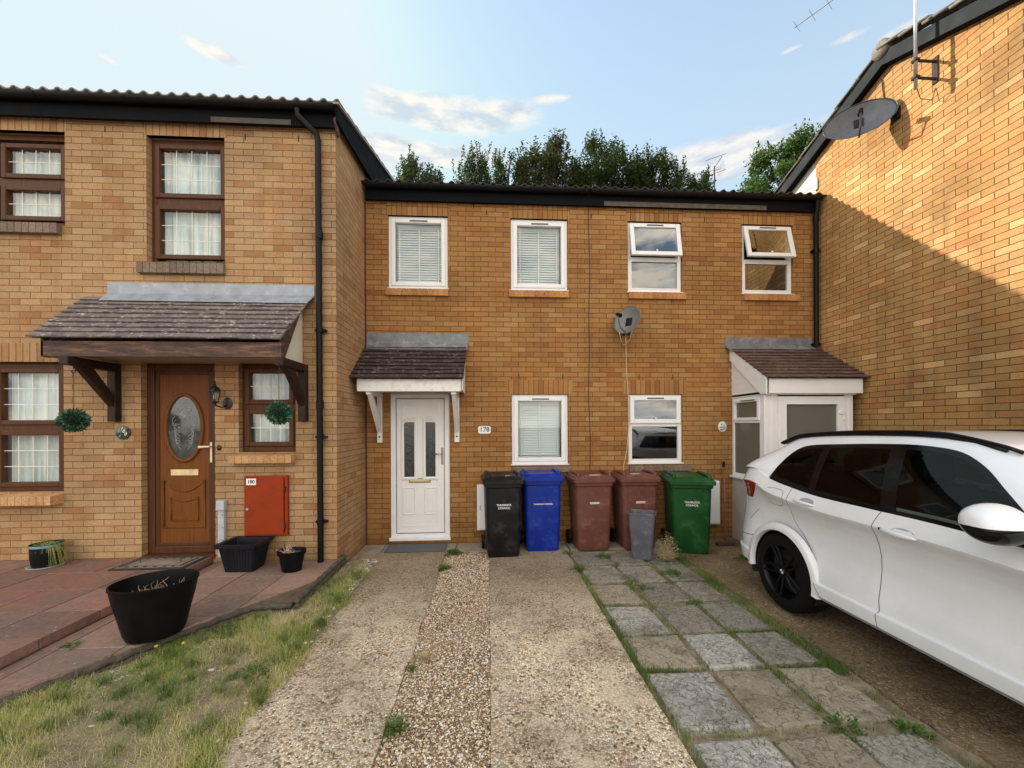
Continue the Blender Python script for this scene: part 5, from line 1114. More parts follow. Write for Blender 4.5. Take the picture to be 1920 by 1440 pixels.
# lower body: profile by height fraction, offset from the flank
LP = [(0, .09), (.015, .03), (.05, .004), (.13, .0), (.155, .002), (.17, .024), (.25, .034), (.36, .058), (.48, .076), (.60, .080), (.70, .066), (.78, .040), (.84, .008), (.862, .0), (.885, .008), (.94, .030), (1, .055)]
def flank(t): return tab(LP, t)
def ringxy(q, yr, yf, w0, rxr, ryr, rxf, ryf):
    # q in [0,5]: rear face, rear corner, flank, front corner, front face.  returns (lateral inset from flank, y)
    hw = CX-XS
    if q <= 1: return (hw-(hw-rxr)*q, yr+.05*(1-(q)**2)*1.0)
    if q <= 2: a = (q-1)*math.pi/2; return (rxr*(1-math.sin(a)), yr-ryr*(1-math.cos(a)))
    if q <= 3: return (0, lerp(yr-ryr, yf+ryf, q-2))
    if q <= 4: a = (q-3)*math.pi/2; return (rxf*(1-math.cos(a)), yf+ryf*(1-math.sin(a)))
    return (rxf+(hw-rxf)*(q-4), yf-.10*(1-(5-q)**2)*(1))
def yrear(t): return YR-.06+.06*math.sin(min(1, t*1.3)*math.pi)-max(0, t-.75)*.18+(-.05 if t < .04 else 0)
def low(q, t, side=1):
    ins, y = ringxy(q, yrear(t), YF+.05*(1-math.sin(min(1, t*1.5)*math.pi))+max(0, t-.6)*.35, 0, .42, .52, .5, .75)
    z = Z0+.0*(1-t)+(wb(y)-Z0)*t
    x = XS+ins+flank(t)*(1 if q < 4 else 1)
    if q <= 1: x = XS+ins
    x = min(x, CX) if q > 4.999 or q < .001 else x
    return Vector((x if side > 0 else 2*CX-x, y, z))
def upr(q, s, side=1):                                          # greenhouse, s from the waist (0) to the roof edge (1)
    yr = lerp(-1.60, -1.93, s**1.3); yf = lerp(-4.80, -3.86, s**.92)
    ins, y = ringxy(q, yr, yf, 0, .34, .34, .34, .32)
    top = smooth_tab([(.0, 1.50), (.45, 1.545), (.7, 1.595), (1.1, 1.632), (1.6, 1.648), (1.9, 1.645), (2.15, 1.622), (2.4, 1.585), (2.7, 1.5), (3.2, 1.4)], YR-y)
    z = wb(y)+(top-wb(y))*s
    x = XS+.055+ins+.30*s**1.25-.0
    x = min(x, CX)
    return Vector((x if side > 0 else 2*CX-x, y, z))
def carpaint():
    m, nt, b = new('white_car_paint'); b.inputs['Base Color'].default_value = (.74, .76, .78, 1); b.inputs['Roughness'].default_value = .32; b.inputs['Coat Weight'].default_value = 1; b.inputs['Coat Roughness'].default_value = .03
    g = N(nt, 'ShaderNodeNewGeometry'); n = N(nt, 'ShaderNodeTexNoise', i={'Scale': 2.5, 'Detail': 7, 'Roughness': .7}); nt.links.new(g.outputs['Position'], n.inputs['Vector'])
    nt.links.new(mixc(nt, 1.0, (.80, .82, .84), ramp(nt, n.outputs[0], [(.3, .90), (.7, 1.02)]), 'MULTIPLY'), b.inputs['Base Color']); return m
PAINT = carpaint()
GBLK = plain('gloss_black_trim', (.004, .004, .005), .12, spec=.25); TYRE = plain('tyre_rubber', (.004, .004, .0045), .85, spec=.2, noise=.2, nscale=30, bump=.4, bscale=120); RIMM = plain('black_alloy', (.003, .003, .004), .35, spec=.25)
SEAM = plain('panel_gap', (.04, .04, .04), .8); INTB = plain('car_interior', (.012, .012, .014), .7)
car = thing('parked_suv', 'white SUV with black roof rails and black wheels parked nose-out beside the slabs', 'car', (CX, -3.8, 0), world=True)
def inwin(y, z, mrg=.018):
    s = YR-y
    return .76+mrg < s < 2.74-mrg and wb(y)+mrg < z < wt(y)-mrg
WR = .362
def arch(y, z):
    return [k for k in (YA, YA-2.81) if math.hypot(y-k, z-.36) < .392]
m = MB()
QS = [i/6 for i in range(6)]+[1+i/14 for i in range(14)]+[2+i/110 for i in range(110)]+[3+i/14 for i in range(14)]+[4+i/8 for i in range(9)]
TS = sorted(set([t for t, _ in LP]+[.02, .09, .2, .3, .35, .45, .5, .6, .64, .72, .75, .81, .83, .855, .88, .925, .975]))
for side in (1, -1):
    V = [low(q, t, side) for q in QS for t in TS]; nt_ = len(TS); F = []
    for i in range(len(QS)-1):
        for j in range(nt_-1):
            ids = (i*nt_+j, (i+1)*nt_+j, (i+1)*nt_+j+1, i*nt_+j+1)
            c = sum((V[k] for k in ids), Vector())/4
            if arch(c.y, c.z) and abs(c.x-CX) > .5: continue
            F.append(ids)
    m.add(V, F)
US = [i/14 for i in range(15)]
for side in (1, -1):
    nu = len(US); V = [upr(q, s, side) for q in QS for s in US]; F = []
    for i in range(len(QS)-1):
        for j in range(nu-1):
            ids = (i*nu+j, (i+1)*nu+j, (i+1)*nu+j+1, i*nu+j+1); c = sum((V[k] for k in ids), Vector())/4
            qa, sa = (QS[i]+QS[i+1])/2, (US[j]+US[j+1])/2
            if inwin(c.y, c.z) and 1.6 < qa < 3.7: continue
            if qa > 3.72 and .06 < sa < .95: continue                # windscreen opening
            if qa < 1.25 and .12 < sa < .86: continue                # rear screen opening
            F.append(ids)
    m.add(V, F)
    # roof, bonnet, underside, as inward strips
    for fn, t, kind in ((upr, 1, 'roof'), (low, 1, 'bonnet')):
        rows = []
        for q in QS:
            p = fn(q, t, side)
            row = []
            for k in range(9):
                f = k/8
                if kind == 'roof': row.append(Vector((p.x+(CX-p.x)*f, p.y, p.z+.045*math.sin(f*math.pi/2)-.0*f)))
                else:
                    row.append(Vector((p.x+(CX-p.x)*f, p.y, p.z+(.07 if p.y < -4.0 else .0)*math.sin(f*math.pi/2))))
            rows.append(row)
        V = [v for r in rows for v in r]; F = []
        for i in range(len(rows)-1):
            for j in range(8):
                ids = (i*9+j, (i+1)*9+j, (i+1)*9+j+1, i*9+j+1); c = sum((V[k] for k in ids), Vector())/4
                if kind == 'bonnet' and -4.45 < c.y < -1.7 and abs(c.x-(XS+.055 if side > 0 else 2*CX-XS-.055)) > .11: continue
                F.append(ids)
        m.add(V, F)
body = m.build('body', PAINT, car, smooth=32)
bm = bmesh.new(); bm.from_mesh(body.data); bmesh.ops.remove_doubles(bm, verts=bm.verts, dist=.0006)
for v in bm.verts:                                              # pull the open edge of each arch onto the circle
    if v.is_boundary and abs(v.co.x-CX) > .6 and v.co.z < .85:
        for k in (YA, YA-2.81):
            d = math.hypot(v.co.y-k, v.co.z-.36)
            if d < .45 and v.co.z > Z0+.002: v.co.y = k+(v.co.y-k)*.39/d; v.co.z = .36+(v.co.z-.36)*.39/d
bmesh.ops.recalc_face_normals(bm, faces=bm.faces); bm.to_mesh(body.data); bm.free()
# underside and cabin
MB().box(XS+.22, 2*CX-XS-.22, YF+.6, YR-.75, .27, .33).build('underbody', INTB, car)
for ax in (YA, YA-2.81):
    for sd in (1, -1):
        X = lambda v: v if sd > 0 else 2*CX-v
        # wheel well
        m = MB(); n = 26
        V = [(X(x), ax+.415*math.cos(a), .36+.415*math.sin(a)) for x in (XS+.03, XS+.40) for a in [R(-20)+R(220)*i/n for i in range(n+1)]]
        m.add(V, [(i, i+1, n+2+i, n+1+i) for i in range(n)]); m.add([(X(XS+.40), ax+.415*math.cos(a), .36+.415*math.sin(a)) for a in [R(-20)+R(220)*i/n for i in range(n+1)]], [tuple(range(n+1))])
        m.build('wheel_arch_liner', INTB, car, recalc=False)
        # flared lip
        n = 44; rings = []
        for i in range(n+1):
            a = R(-9)+R(198)*i/n; row = []
            for (rd, xo) in ((.378, .05), (.380, .006), (.388, -.003), (.430, .000), (.441, .010), (.450, .05)):
                z = .36+rd*math.sin(a); y = ax+rd*math.cos(a); row.append(Vector((X(XS+xo+(.0 if xo > .03 else .006)), y, z)))
            rings.append(row)
        m = MB(); m.add([v for r in rings for v in r], [(i*6+j, (i+1)*6+j, (i+1)*6+j+1, i*6+j+1) for i in range(n) for j in range(5)]); m.build('arch_trim', PAINT, car, smooth=50)
        # wheel
        xo = XS+.035; w = .235; sx = 1 if sd > 0 else -1
        c = (X(xo), ax, WR)
        prof = [(.245, 0), (.30, -.004), (.335, .006), (.356, .03), (.362, .06), (.362, w-.06), (.356, w-.03), (.335, w-.006), (.245, w)]
        ty = MB().lathe([(r, z*sx) for r, z in prof], 64, c, axis='x', cap=False)
        wh = ty.build('wheel', TYRE, car, smooth=40)
        m = MB(); m.lathe([(r, z*sx) for r, z in [(.247, .004), (.252, .0), (.240, -.002), (.232, .012), (.222, .05), (.218, .15)]], 56, c, axis='x', cap=False)
        for k in range(10):                                     # ten Y-pairs of spokes
            a = 2*math.pi*k/10+(.09 if k % 2 else -.09)+.2
            for e in (0,):
                p0 = Vector((c[0]+.030*sx, c[1]+.045*math.cos(a*1), c[2]+.045*math.sin(a))); p1 = Vector((c[0]+.018*sx, c[1]+.15*math.cos(a+.06), c[2]+.15*math.sin(a+.06))); p2 = Vector((c[0]+.010*sx, c[1]+.234*math.cos(a+(.10 if k % 2 else -.10)), c[2]+.234*math.sin(a+(.10 if k % 2 else -.10))))
                m.tube([p0, p1, p2], [.018, .013, .014], 6)
        m.lathe([(r, z*sx) for r, z in [(.001, .018), (.05, .02), (.062, .035), (.062, .10)]], 24, c, axis='x', cap=False)
        rm = m.build('rim', RIMM, wh, smooth=50)
        MB().lathe([(r, z*sx) for r, z in [(.20, .11), (.05, .115), (.001, .115)]], 30, c, axis='x', cap=False).build('brake_disc', plain('brake_disc', (.02, .02, .02), .5, metal=.4) if 'brake_disc' not in bpy.data.materials else bpy.data.materials['brake_disc'], wh)
        if sd > 0:
            hc = MB().lathe([(.031, .018), (.031, .010), (.029, .008), (.001, .008)], 24, c, axis='x', cap=False).build('hub_cap', plain('hub_black', (.01, .01, .012), .2) if 'hub_black' not in bpy.data.materials else bpy.data.materials['hub_black'], wh)
            for q in range(4):
                MB().add([(c[0]+.0075, c[1], c[2])]+[(c[0]+.0075, c[1]+.021*math.cos(R(q*90+i*15)), c[2]+.021*math.sin(R(q*90+i*15))) for i in range(7)], [tuple(range(8))]).build('hub_emblem', plain('emblem_%s' % ('blue' if q % 2 else 'white'), (.03, .10, .35) if q % 2 else (.8, .8, .8), .2) if q < 2 else bpy.data.materials['emblem_%s' % ('blue' if q % 2 else 'white')], hc)
# side glass: black surround, panes, pillars
def sidept(y, z, side, off=.0):
    # find the greenhouse surface at given y and z
    ys0 = lambda s: (lerp(-1.60, -1.93, s**1.3), lerp(-4.80, -3.86, s**.92))
    s = .5
    for _ in range(12):
        yr, yf = ys0(s)
        top = smooth_tab([(.0, 1.50), (.45, 1.545), (.7, 1.595), (1.1, 1.632), (1.6, 1.648), (1.9, 1.645), (2.15, 1.622), (2.4, 1.58), (2.7, 1.5), (3.2, 1.4)], YR-y)
        s = max(0, min(1, (z-wb(y))/max(.05, top-wb(y))))
        break
    yr, yf = ys0(s); ins = 0
    if y > yr-.34: c_ = min(1, (y-(yr-.34))/.34); ins = .34*(1-math.sqrt(max(0, 1-c_*c_)))
    if y < yf+.32: c_ = min(1, ((yf+.32)-y)/.32); ins = .34*(1-math.sqrt(max(0, 1-c_*c_)))
    x = XS+.055+ins+.30*s**1.25-off
    return Vector((x if side > 0 else 2*CX-x, y, z))
def strip(y0, y1, lo, hi, side, n=30, nz=8, off=.004, sh0=0, sh1=0):
    m = MB()
    Y_ = lambda i, j: lerp(y0, y1, i/n)+lerp(sh0, sh1, i/n)*j/nz
    V = [sidept(Y_(i, j), lerp(lo(Y_(i, j)), hi(Y_(i, j)), j/nz), side, off) for i in range(n+1) for j in range(nz+1)]
    return m.add(V, [(i*(nz+1)+j, (i+1)*(nz+1)+j, (i+1)*(nz+1)+j+1, i*(nz+1)+j+1) for i in range(n) for j in range(nz)])
ya_, yb_ = YR-.742, YR-2.755
for side in (1, -1):
    e = .030
    m = strip(ya_, yb_, lambda y: wb(y)-.012, lambda y: min(wb(y)+e*.55, wt(y)), side, 80, 2, .006)
    m2 = strip(ya_, yb_, lambda y: max(wt(y)-e, wb(y)-.01), lambda y: wt(y)+.006, side, 80, 2, .006)
    m.add(m2.v, m2.f); o = m.build('window_surround', GBLK, car, recalc=False)
    lo = lambda y: wb(y)+.010; hi = lambda y: max(wt(y)-.020, wb(y)+.012)
    for (s0, s1, nm, mt, a0, a1) in ((.755, 1.225, 'quarter_window', TINT, 0, .09), (1.275, 1.86, 'rear_window', TINT, .09, .15), (1.94, 2.73, 'front_window', TINTF, .15, 0)):
        strip(YR-s0, YR-s1, lo, hi, side, 30, 8, .003, a0, a1).build(nm, mt, car, smooth=True, recalc=False)
    for (s0, s1, lean) in ((1.215, 1.285, .09), (1.845, 1.955, .15)):
        V = []; n = 10
        for i in range(n+1):
            f = i/n
            for sx_ in (s0, s1):
                y = YR-sx_+lean*f; V.append(sidept(y, lerp(wb(y)+.0, wt(y)-.01, f), side, .0055))
        MB().add(V, [(2*i, 2*i+1, 2*i+3, 2*i+2) for i in range(n)]).build('pillar', GBLK, car, recalc=False)
# windscreens
for nm, q0, q1, s0, s1, mt in (('windscreen', 3.70, 5, .03, .97, glass('windscreen_glass', (.55, .6, .58), refl=1.1)), ('rear_screen', 0, 1.28, .10, .88, TINT)):
    m = MB()
    for side in (1, -1):
        m.grid(lambda u, v, side=side: upr(lerp(q0, q1, u), lerp(s0, s1, v), side)+Vector((0, -.004 if nm == 'windscreen' else .004, .004)), 16, 10)
    m.build(nm, mt, car, smooth=True, recalc=False)
# interior
m = MB(); m.box(XS+.14, 2*CX-XS-.14, -4.3, -1.8, .42, .50)
for x in (CX-.40, CX+.40):
    m.box(x-.25, x+.25, -4.0, -3.45, .5, .72)
    n0 = len(m.v); m.box(x-.24, x+.24, -.07, .07, 0, .62); m.xf(Matrix.Translation((x*0, -3.42, .70)) @ Matrix.Rotation(R(-14), 4, 'X'), n0)
    n0 = len(m.v); m.box(x-.13, x+.13, -.05, .05, 0, .19); m.xf(Matrix.Translation((0, -3.24, 1.33)) @ Matrix.Rotation(R(-8), 4, 'X'), n0)
m.box(CX-.62, CX+.62, -2.95, -2.45, .5, .75); n0 = len(m.v); m.box(CX-.62, CX+.62, -.06, .06, 0, .60); m.xf(Matrix.Translation((0, -2.42, .70)) @ Matrix.Rotation(R(-16), 4, 'X'), n0)
for x in (CX-.40, CX+.40, CX): m.box(x-.12, x+.12, -2.28, -2.18, 1.27, 1.44)
m.build('seats', INTB, car, bevel=.03, seg=3)
m = MB(); m.prism([(-4.10, .6), (-4.10, 1.02), (-4.28, 1.08), (-4.75, 1.03), (-4.75, .6)], 'x', XS+.12, 2*CX-XS-.12); m.build('dashboard', INTB, car, bevel=.03)
M = Matrix.Translation((CX-.40, -3.98, 1.02)) @ Matrix.Rotation(R(65), 4, 'X'); m = MB(); m.tube([(.185*math.cos(a), .185*math.sin(a), 0) for a in [i*math.pi/16 for i in range(33)]], .014, 8); m.box(-.17, .17, -.02, .02, -.015, .01); m.xf(M); m.build('steering_wheel', INTB, car)
MB().box(XS+.13, 2*CX-XS-.13, -4.4, -1.75, .3, .44).build('floor_pan', INTB, car)
# roof rails
for side in (1, -1):
    pts = []
    for i in range(25):
        y = lerp(-1.98, -3.76, i/24); p = None
        top = smooth_tab([(.0, 1.50), (.45, 1.545), (.7, 1.595), (1.1, 1.632), (1.6, 1.648), (1.9, 1.645), (2.15, 1.622), (2.4, 1.58)], YR-y)
        lift = .032*min(1, i/3)*min(1, (24-i)/4); pts.append(((XS+.375 if side > 0 else 2*CX-XS-.375), y, top+.006+lift))
    pts = [(pts[0][0], pts[0][1]+.03, pts[0][2]-.015)]+pts+[(pts[-1][0]+(.02*side), pts[-1][1]-.06, pts[-1][2]-.03)]
    MB().tube(pts, .0125, 10).build('roof_rail', GBLK, car, smooth=True)
    a = MB(); a.tube([(p[0], p[1], p[2]-.02) for p in pts[1:-1]], .013, 8); a.build('rail_base', GBLK, car, smooth=True)
# panel gaps
def lowpt(y, z, side=1, off=.0015):
    t = (z-Z0)/(wb(y)-Z0); best = None
    yr = yrear(t); ins = 0
    if y > yr-.52: c_ = min(1, (y-(yr-.52))/.52); ins = .42*(1-math.sqrt(max(0, 1-c_*c_)))
    yf = YF+.05
    if y < yf+.75: c_ = min(1, ((yf+.75)-y)/.75); ins = .5*(1-math.sqrt(max(0, 1-c_*c_)))
    x = XS+ins+flank(max(0, min(1, t)))-off
    return Vector((x if side > 0 else 2*CX-x, y, z))
def gap(pts, w=.0045, side=1, mat=SEAM, name='panel_gap', off=.0015):
    P = []
    for (a, b) in zip(pts, pts[1:]):
        n = max(1, int(math.hypot(b[0]-a[0], b[1]-a[1])/.02)); P += [(lerp(a[0], b[0], i/n), lerp(a[1], b[1], i/n)) for i in range(n)]
    P.append(pts[-1]); V = []
    for i, p in enumerate(P):
        a = P[max(0, i-1)]; b = P[min(len(P)-1, i+1)]; dy, dz = b[0]-a[0], b[1]-a[1]; l = math.hypot(dy, dz) or 1; ny, nz_ = -dz/l*w/2, dy/l*w/2
        V += [lowpt(p[0]+ny, p[1]+nz_, side, off), lowpt(p[0]-ny, p[1]-nz_, side, off)]
    return MB().add(V, [(2*i, 2*i+1, 2*i+3, 2*i+2) for i in range(len(P)-1)]).build(name, mat, body, recalc=False)
def spl(pts, n=8):
    out = []
    for i in range(len(pts)-1):
        p0 = pts[max(0, i-1)]; p1 = pts[i]; p2 = pts[i+1]; p3 = pts[min(len(pts)-1, i+2)]
        for k in range(n):
            t = k/n; out.append(tuple(.5*((2*b)+(-a+c)*t+(2*a-5*b+4*c-d)*t*t+(-a+3*b-3*c+d)*t**3) for a, b, c, d in zip(p0, p1, p2, p3)))
    return out+[pts[-1]]
for side in (1, -1):
    gap(spl([(-3.325, 1.138), (-3.305, 1.11), (-3.285, 1.01), (-3.283, .87), (-3.30, .55), (-3.318, .44), (-3.312, .40), (-3.325, .315)]), side=side)
    gap(spl([(-2.50, 1.185), (-2.485, 1.10), (-2.48, 1.0), (-2.50, .86), (-2.60, .76), (-2.71, .62), (-2.76, .47), (-2.79, .40), (-2.84, .335), (-2.92, .313)]), side=side)
    gap([(-2.92, .313), (-4.35, .313)], side=side); gap(spl([(-4.22, 1.085), (-4.28, .9), (-4.27, .6), (-4.33, .4), (-4.35, .313)]), side=side)
    gap([(-2.0, .60), (-1.72, .56)], .006, side=side); gap(spl([(-2.02, .88), (-1.93, .80), (-1.87, .74)]), side=side)
gap(spl([(-2.215, 1.13), (-2.30, 1.138), (-2.40, 1.13), (-2.425, 1.10), (-2.42, 1.03), (-2.38, .985), (-2.30, .975), (-2.19, .99)], 6), .0035)
gap([(-2.78, .425), (-4.3, .405)], .006, mat=plain('sill_highlight', (.80, .82, .84), .15), name='sill_highlight_strip', off=.003)  # pale glossy line laid on as the highlight along the sill crease
# door handles
for y0, y1, z, key in ((-2.565, -2.775, 1.075, 0), (-3.36, -3.585, 1.022, 1)):
    m = MB(); n = 14; V = []
    for i in range(n+1):
        f = i/n; y = lerp(y0, y1, f); rr_ = .017*(math.sin(math.pi*min(1, max(0, f*.96+.02)))**.35); bow = .020*math.sin(math.pi*f)+.008
        c = lowpt(y, z-.012*f, 1, 0); 
        V += [(c.x-bow+.010*math.cos(a)*1.0, c.y, c.z+rr_*math.sin(a)) for a in [k*math.pi/4 for k in range(8)]]
    m.add(V, [(i*8+k, i*8+(k+1) % 8, (i+1)*8+(k+1) % 8, (i+1)*8+k) for i in range(n) for k in range(8)]+[tuple(range(8)), tuple(n*8+k for k in range(8))])
    hd = m.build('door_handle', PAINT, car, smooth=True)
    cup = MB(); V = []; 
    cc = lowpt((y0+y1)/2-.02, z, 1, .001)
    cup.add([lowpt(cc.y+.075*math.cos(a), z+.005+.030*math.sin(a), 1, .001) for a in [k*math.pi/10 for k in range(20)]], [tuple(range(20))]); cup.build('handle_recess', plain('recess_grey', (.34, .35, .36), .4) if not key else bpy.data.materials['recess_grey'], hd)
    if key: c = lowpt(y0+.012, z, 1, .004); MB().lathe([(.009, -.004), (.009, .002)], 12, (c.x, c.y, c.z), axis='x').build('lock', SEAM, hd)
# tail lamps wrapped round the rear corners
for side in (1, -1):
    m = MB()
    def tl(u, v, side=side):
        q = lerp(1.15, lerp(1.88, 2.02, v), u); t = lerp(.685, lerp(.84, .875, u), v)
        if v < .5: t = t+.10*(1-2*v)*(1-u)*0
        p = low(q, t, side); n = Vector((-1 if side > 0 else 1, .9*(1-u), 0)).normalized(); return p+n*(.006 if 0 < u < 1 and 0 < v < 1 else .001)
    m.grid(tl, 22, 10); tlo = m.build('tail_lamp', plain('red_lens', (.28, .006, .006), .08, coat=1) if side > 0 else bpy.data.materials['red_lens'], car, smooth=True)
    def tb(u, v, side=side):
        q = lerp(1.25, 1.84, u); t = lerp(.775, .795, v); p = low(q, t, side); n = Vector((-1 if side > 0 else 1, .9*(1-u), 0)).normalized(); return p+n*.0075
    MB().grid(tb, 14, 2).build('lamp_band', plain('pale_lens', (.55, .16, .12), .1) if side > 0 else bpy.data.materials['pale_lens'], tlo, smooth=True)
# door mirrors
for side in (1, -1):
    X = lambda v: v if side > 0 else 2*CX-v
    def mp(u, v, z0=0):
        a = 2*math.pi*u; r = math.sin(math.pi*min(.999, max(.001, v)))**.6
        return (X(2.60+.14*math.cos(math.pi*v)*-1*1.0), -4.03+.105*math.cos(a)*r+.02*math.sin(a)-.02, 1.222+.112*math.sin(a)*r*(1 if math.sin(a) > 0 else .85))
    m = MB(); m.grid(lambda u, v: mp(u*.5, v), 20, 16); m.build('mirror_cap', PAINT, car, smooth=True)
    m = MB(); m.grid(lambda u, v: mp(.5+u*.5, v), 20, 16); m.build('mirror_base', GBLK, car, smooth=True)
    MB().tube([(X(2.66), -4.05, 1.165), (X(2.76), -4.12, 1.135), (X(2.82), -4.15, 1.12)], [.04, .035, .045], 10).build('mirror_arm', GBLK, car, smooth=True)
# front and rear fittings, out of the photograph but part of the car
for side in (1, -1):
    X = lambda v: v if side > 0 else 2*CX-v
    MB().grid(lambda u, v: low(lerp(3.35, 4.35, u), lerp(.68, .90, v), side)+Vector((-.004*side, -.006, 0)), 14, 5).build('headlamp', plain('lamp_lens', (.55, .58, .6), .05, coat=1) if side > 0 else bpy.data.materials['lamp_lens'], car, smooth=True)
    MB().add([(X(CX-.04), YF-.075, .62), (X(CX-.28), YF-.06, .62), (X(CX-.30), YF-.06, .82), (X(CX-.04), YF-.075, .82)], [(0, 1, 2, 3)]).build('grille', GBLK, car)
MB().box(CX-.26, CX+.26, YR+.03, YR+.05, .78, .90).build('number_plate', plain('plate_yellow', (.7, .55, .05), .4), car)
# ================================================================== vegetation
def bladesmat(name, stops, tr=.25, nz=1.4):
    m, nt, b = new(name); g = N(nt, 'ShaderNodeNewGeometry'); n = N(nt, 'ShaderNodeTexNoise', i={'Scale': nz, 'Detail': 3}); nt.links.new(g.outputs['Position'], n.inputs['Vector'])
    f = math_(nt, 'ADD', math_(nt, 'MULTIPLY', g.outputs['Random Per Island'], .42), math_(nt, 'MULTIPLY', ramp(nt, n.outputs[0], [(.34, 0), (.66, 1)]), .58))
    c = ramp(nt, f, stops); nt.links.new(c, b.inputs['Base Color']); b.inputs['Roughness'].default_value = .6
    t = N(nt, 'ShaderNodeBsdfTranslucent'); nt.links.new(c, t.inputs[0]); mx = N(nt, 'ShaderNodeMixShader', i={0: tr}); nt.links.new(b.outputs[0], mx.inputs[1]); nt.links.new(t.outputs[0], mx.inputs[2]); nt.links.new(mx.outputs[0], nt.nodes['Material Output'].inputs[0]); return m
GRASS = bladesmat('mixed_dry_grass', [(0, (.07, .16, .015)), (.28, (.20, .31, .035)), (.48, (.44, .48, .10)), (.60, (.62, .55, .23)), (1, (.78, .67, .42))])
GREEN = bladesmat('fresh_grass', [(0, (.045, .09, .015)), (.4, (.11, .18, .035)), (.7, (.24, .27, .08)), (1, (.48, .42, .20))])
STRAW = bladesmat('straw', [(0, (.32, .25, .12)), (.5, (.50, .41, .22)), (1, (.62, .53, .33))], .15)
def blade(mb, x, y, z, h, w, lean, a, rr, seg=2):
    dx, dy = math.cos(a), math.sin(a); px, py = -dy, dx; V = []
    for i in range(seg+1):
        f = i/(seg+.35); ww = w*(1-f); o = lean*f*f
        V += [(x+dx*o-px*ww/2, y+dy*o-py*ww/2, z+h*(f-.25*f*f*min(1.5, lean/h))), (x+dx*o+px*ww/2, y+dy*o+py*ww/2, z+h*(f-.25*f*f*min(1.5, lean/h)))]
    V.append((x+dx*lean*1.1, y+dy*lean*1.1, z+h*(1-.25*min(1.5, lean/h))))
    F = [(2*i, 2*i+1, 2*i+3, 2*i+2) for i in range(seg)]+[(2*seg, 2*seg+1, 2*seg+2)]
    mb.add(V, F)
rr = random.Random(21); m = MB(); ms = MB(); n = 0
def ground_h(x, y): return .035+.5*gz(x, y)
def dens(x, y): return .5+.5*math.sin(x*3.1+1.3)*math.sin(y*2.3+.4)+.35*math.sin(x*8+y*6)
while n < 56000:
    y = -.75-3.6*rr.random()**.85; x = rr.uniform(-3.2, -1.38)
    if not inside(x, y): continue
    d = dens(x, y); edge = min(1, max(0, (-1.40-x)*9))
    if rr.random() > .30+.6*max(0, min(1, d))-.25*(1-edge): continue
    if y > -2.3: rr_h = .055
    h = rr.uniform(.018, .055)*(1+.5*max(0, d)); w = rr.uniform(.003, .0062)
    z = ground_h(x, y)*edge
    blade(m, x, y, z-.004, h, w, rr.uniform(.01, .07), rr.uniform(0, 6.28), rr); n += 1
tag(m.build('grass', GRASS, recalc=False), kind='stuff')
m = MB()
for q in range(95):
    while True:
        y = -1.2-2.9*rr.random(); x = rr.uniform(-3.1, -1.42)
        if inside(x, y): break
    for i in range(70): blade(m, x+rr.gauss(0, .022), y+rr.gauss(0, .022), ground_h(x, y)-.004, rr.uniform(.05, .12), rr.uniform(.003, .006), rr.uniform(.02, .10), rr.uniform(0, 6.28), rr, 3)
tag(m.build('grass_clumps', GREEN, recalc=False), kind='stuff')
m = MB(); n = 0
while n < 1500:
    y = -1.3-3*rr.random(); x = rr.uniform(-3.1, -1.40)
    if not inside(x, y): continue
    blade(m, x, y, ground_h(x, y), rr.uniform(.05, .13), .0028, rr.uniform(.04, .14), rr.uniform(0, 6.28), rr, 3); n += 1
tag(m.build('dry_grass', STRAW, recalc=False), kind='stuff')
m = MB(); 
def rub(r):
    while True:
        y = -.9-3.2*r.random(); x = r.uniform(-3.1, -1.35)
        if inside(x, y) and (r.random() < .22 or x < -2.0+(y+3.3)*.6 or y > -1.3): return x, y, ground_h(x, y)+.006
pebbles(m, 900, rub, .004, .016, rr); pebbles(m, 46, rub, .014, .032, rr)
def rub2(r):
    t = r.random(); x = -2.2-.85*t+r.uniform(0, .28); y = -2.45-1.05*t+r.uniform(-.1, .1); return x, y, ground_h(x, y)+.01
pebbles(m, 700, rub2, .006, .018, rr)
def rub3(r): y = r.uniform(-1.9, -.75); return r.uniform(-1.66, -1.42), y, .04
pebbles(m, 420, rub3, .005, .012, rr)
m2, nt, b = new('pale_rubble'); g = N(nt, 'ShaderNodeNewGeometry'); nt.links.new(ramp(nt, g.outputs['Random Per Island'], [(0, (.42, .36, .28)), (.5, (.56, .52, .45)), (1, (.70, .68, .62))]), b.inputs['Base Color']); b.inputs['Roughness'].default_value = .8
tag(m.build('rubble', m2, recalc=False), kind='stuff')
# green growth in the joints of the slabs
m = MB()
def line(x0, y0, x1, y1, n, wx, hh=.045, clump=.5):
    for i in range(n):
        t = rr.random(); k = .5+.5*math.sin(t*17+x0*9)+.4*math.sin(t*41)
        if rr.random() > clump+.6*k: continue
        x = x0+(x1-x0)*t+rr.gauss(0, wx); y = y0+(y1-y0)*t+rr.gauss(0, wx*.7 if abs(x1-x0) > .1 else .01)
        blade(m, x, y, -.02, rr.uniform(.3, 1)*hh+.02, rr.uniform(.0025, .005), rr.uniform(.005, .04), rr.uniform(0, 6.28), rr)
line(1.072, -1.0, 1.075, -4.2, 3300, .022, .05, .35); line(1.56, -1.05, 1.56, -3.2, 900, .012, .035, .25); line(2.02, -1.1, 2.01, -3.7, 1100, .013, .035, .35)
line(2.47, -.95, 2.50, -3.3, 5200, .045, .05, .45); line(2.47, -3.3, 2.47, -4.4, 500, .03, .04, .1)
for yj in (-1.095, -1.64, -2.155, -2.71, -3.19, -3.775): line(1.08, yj, 2.45, yj, 520, .010, .03, .18)
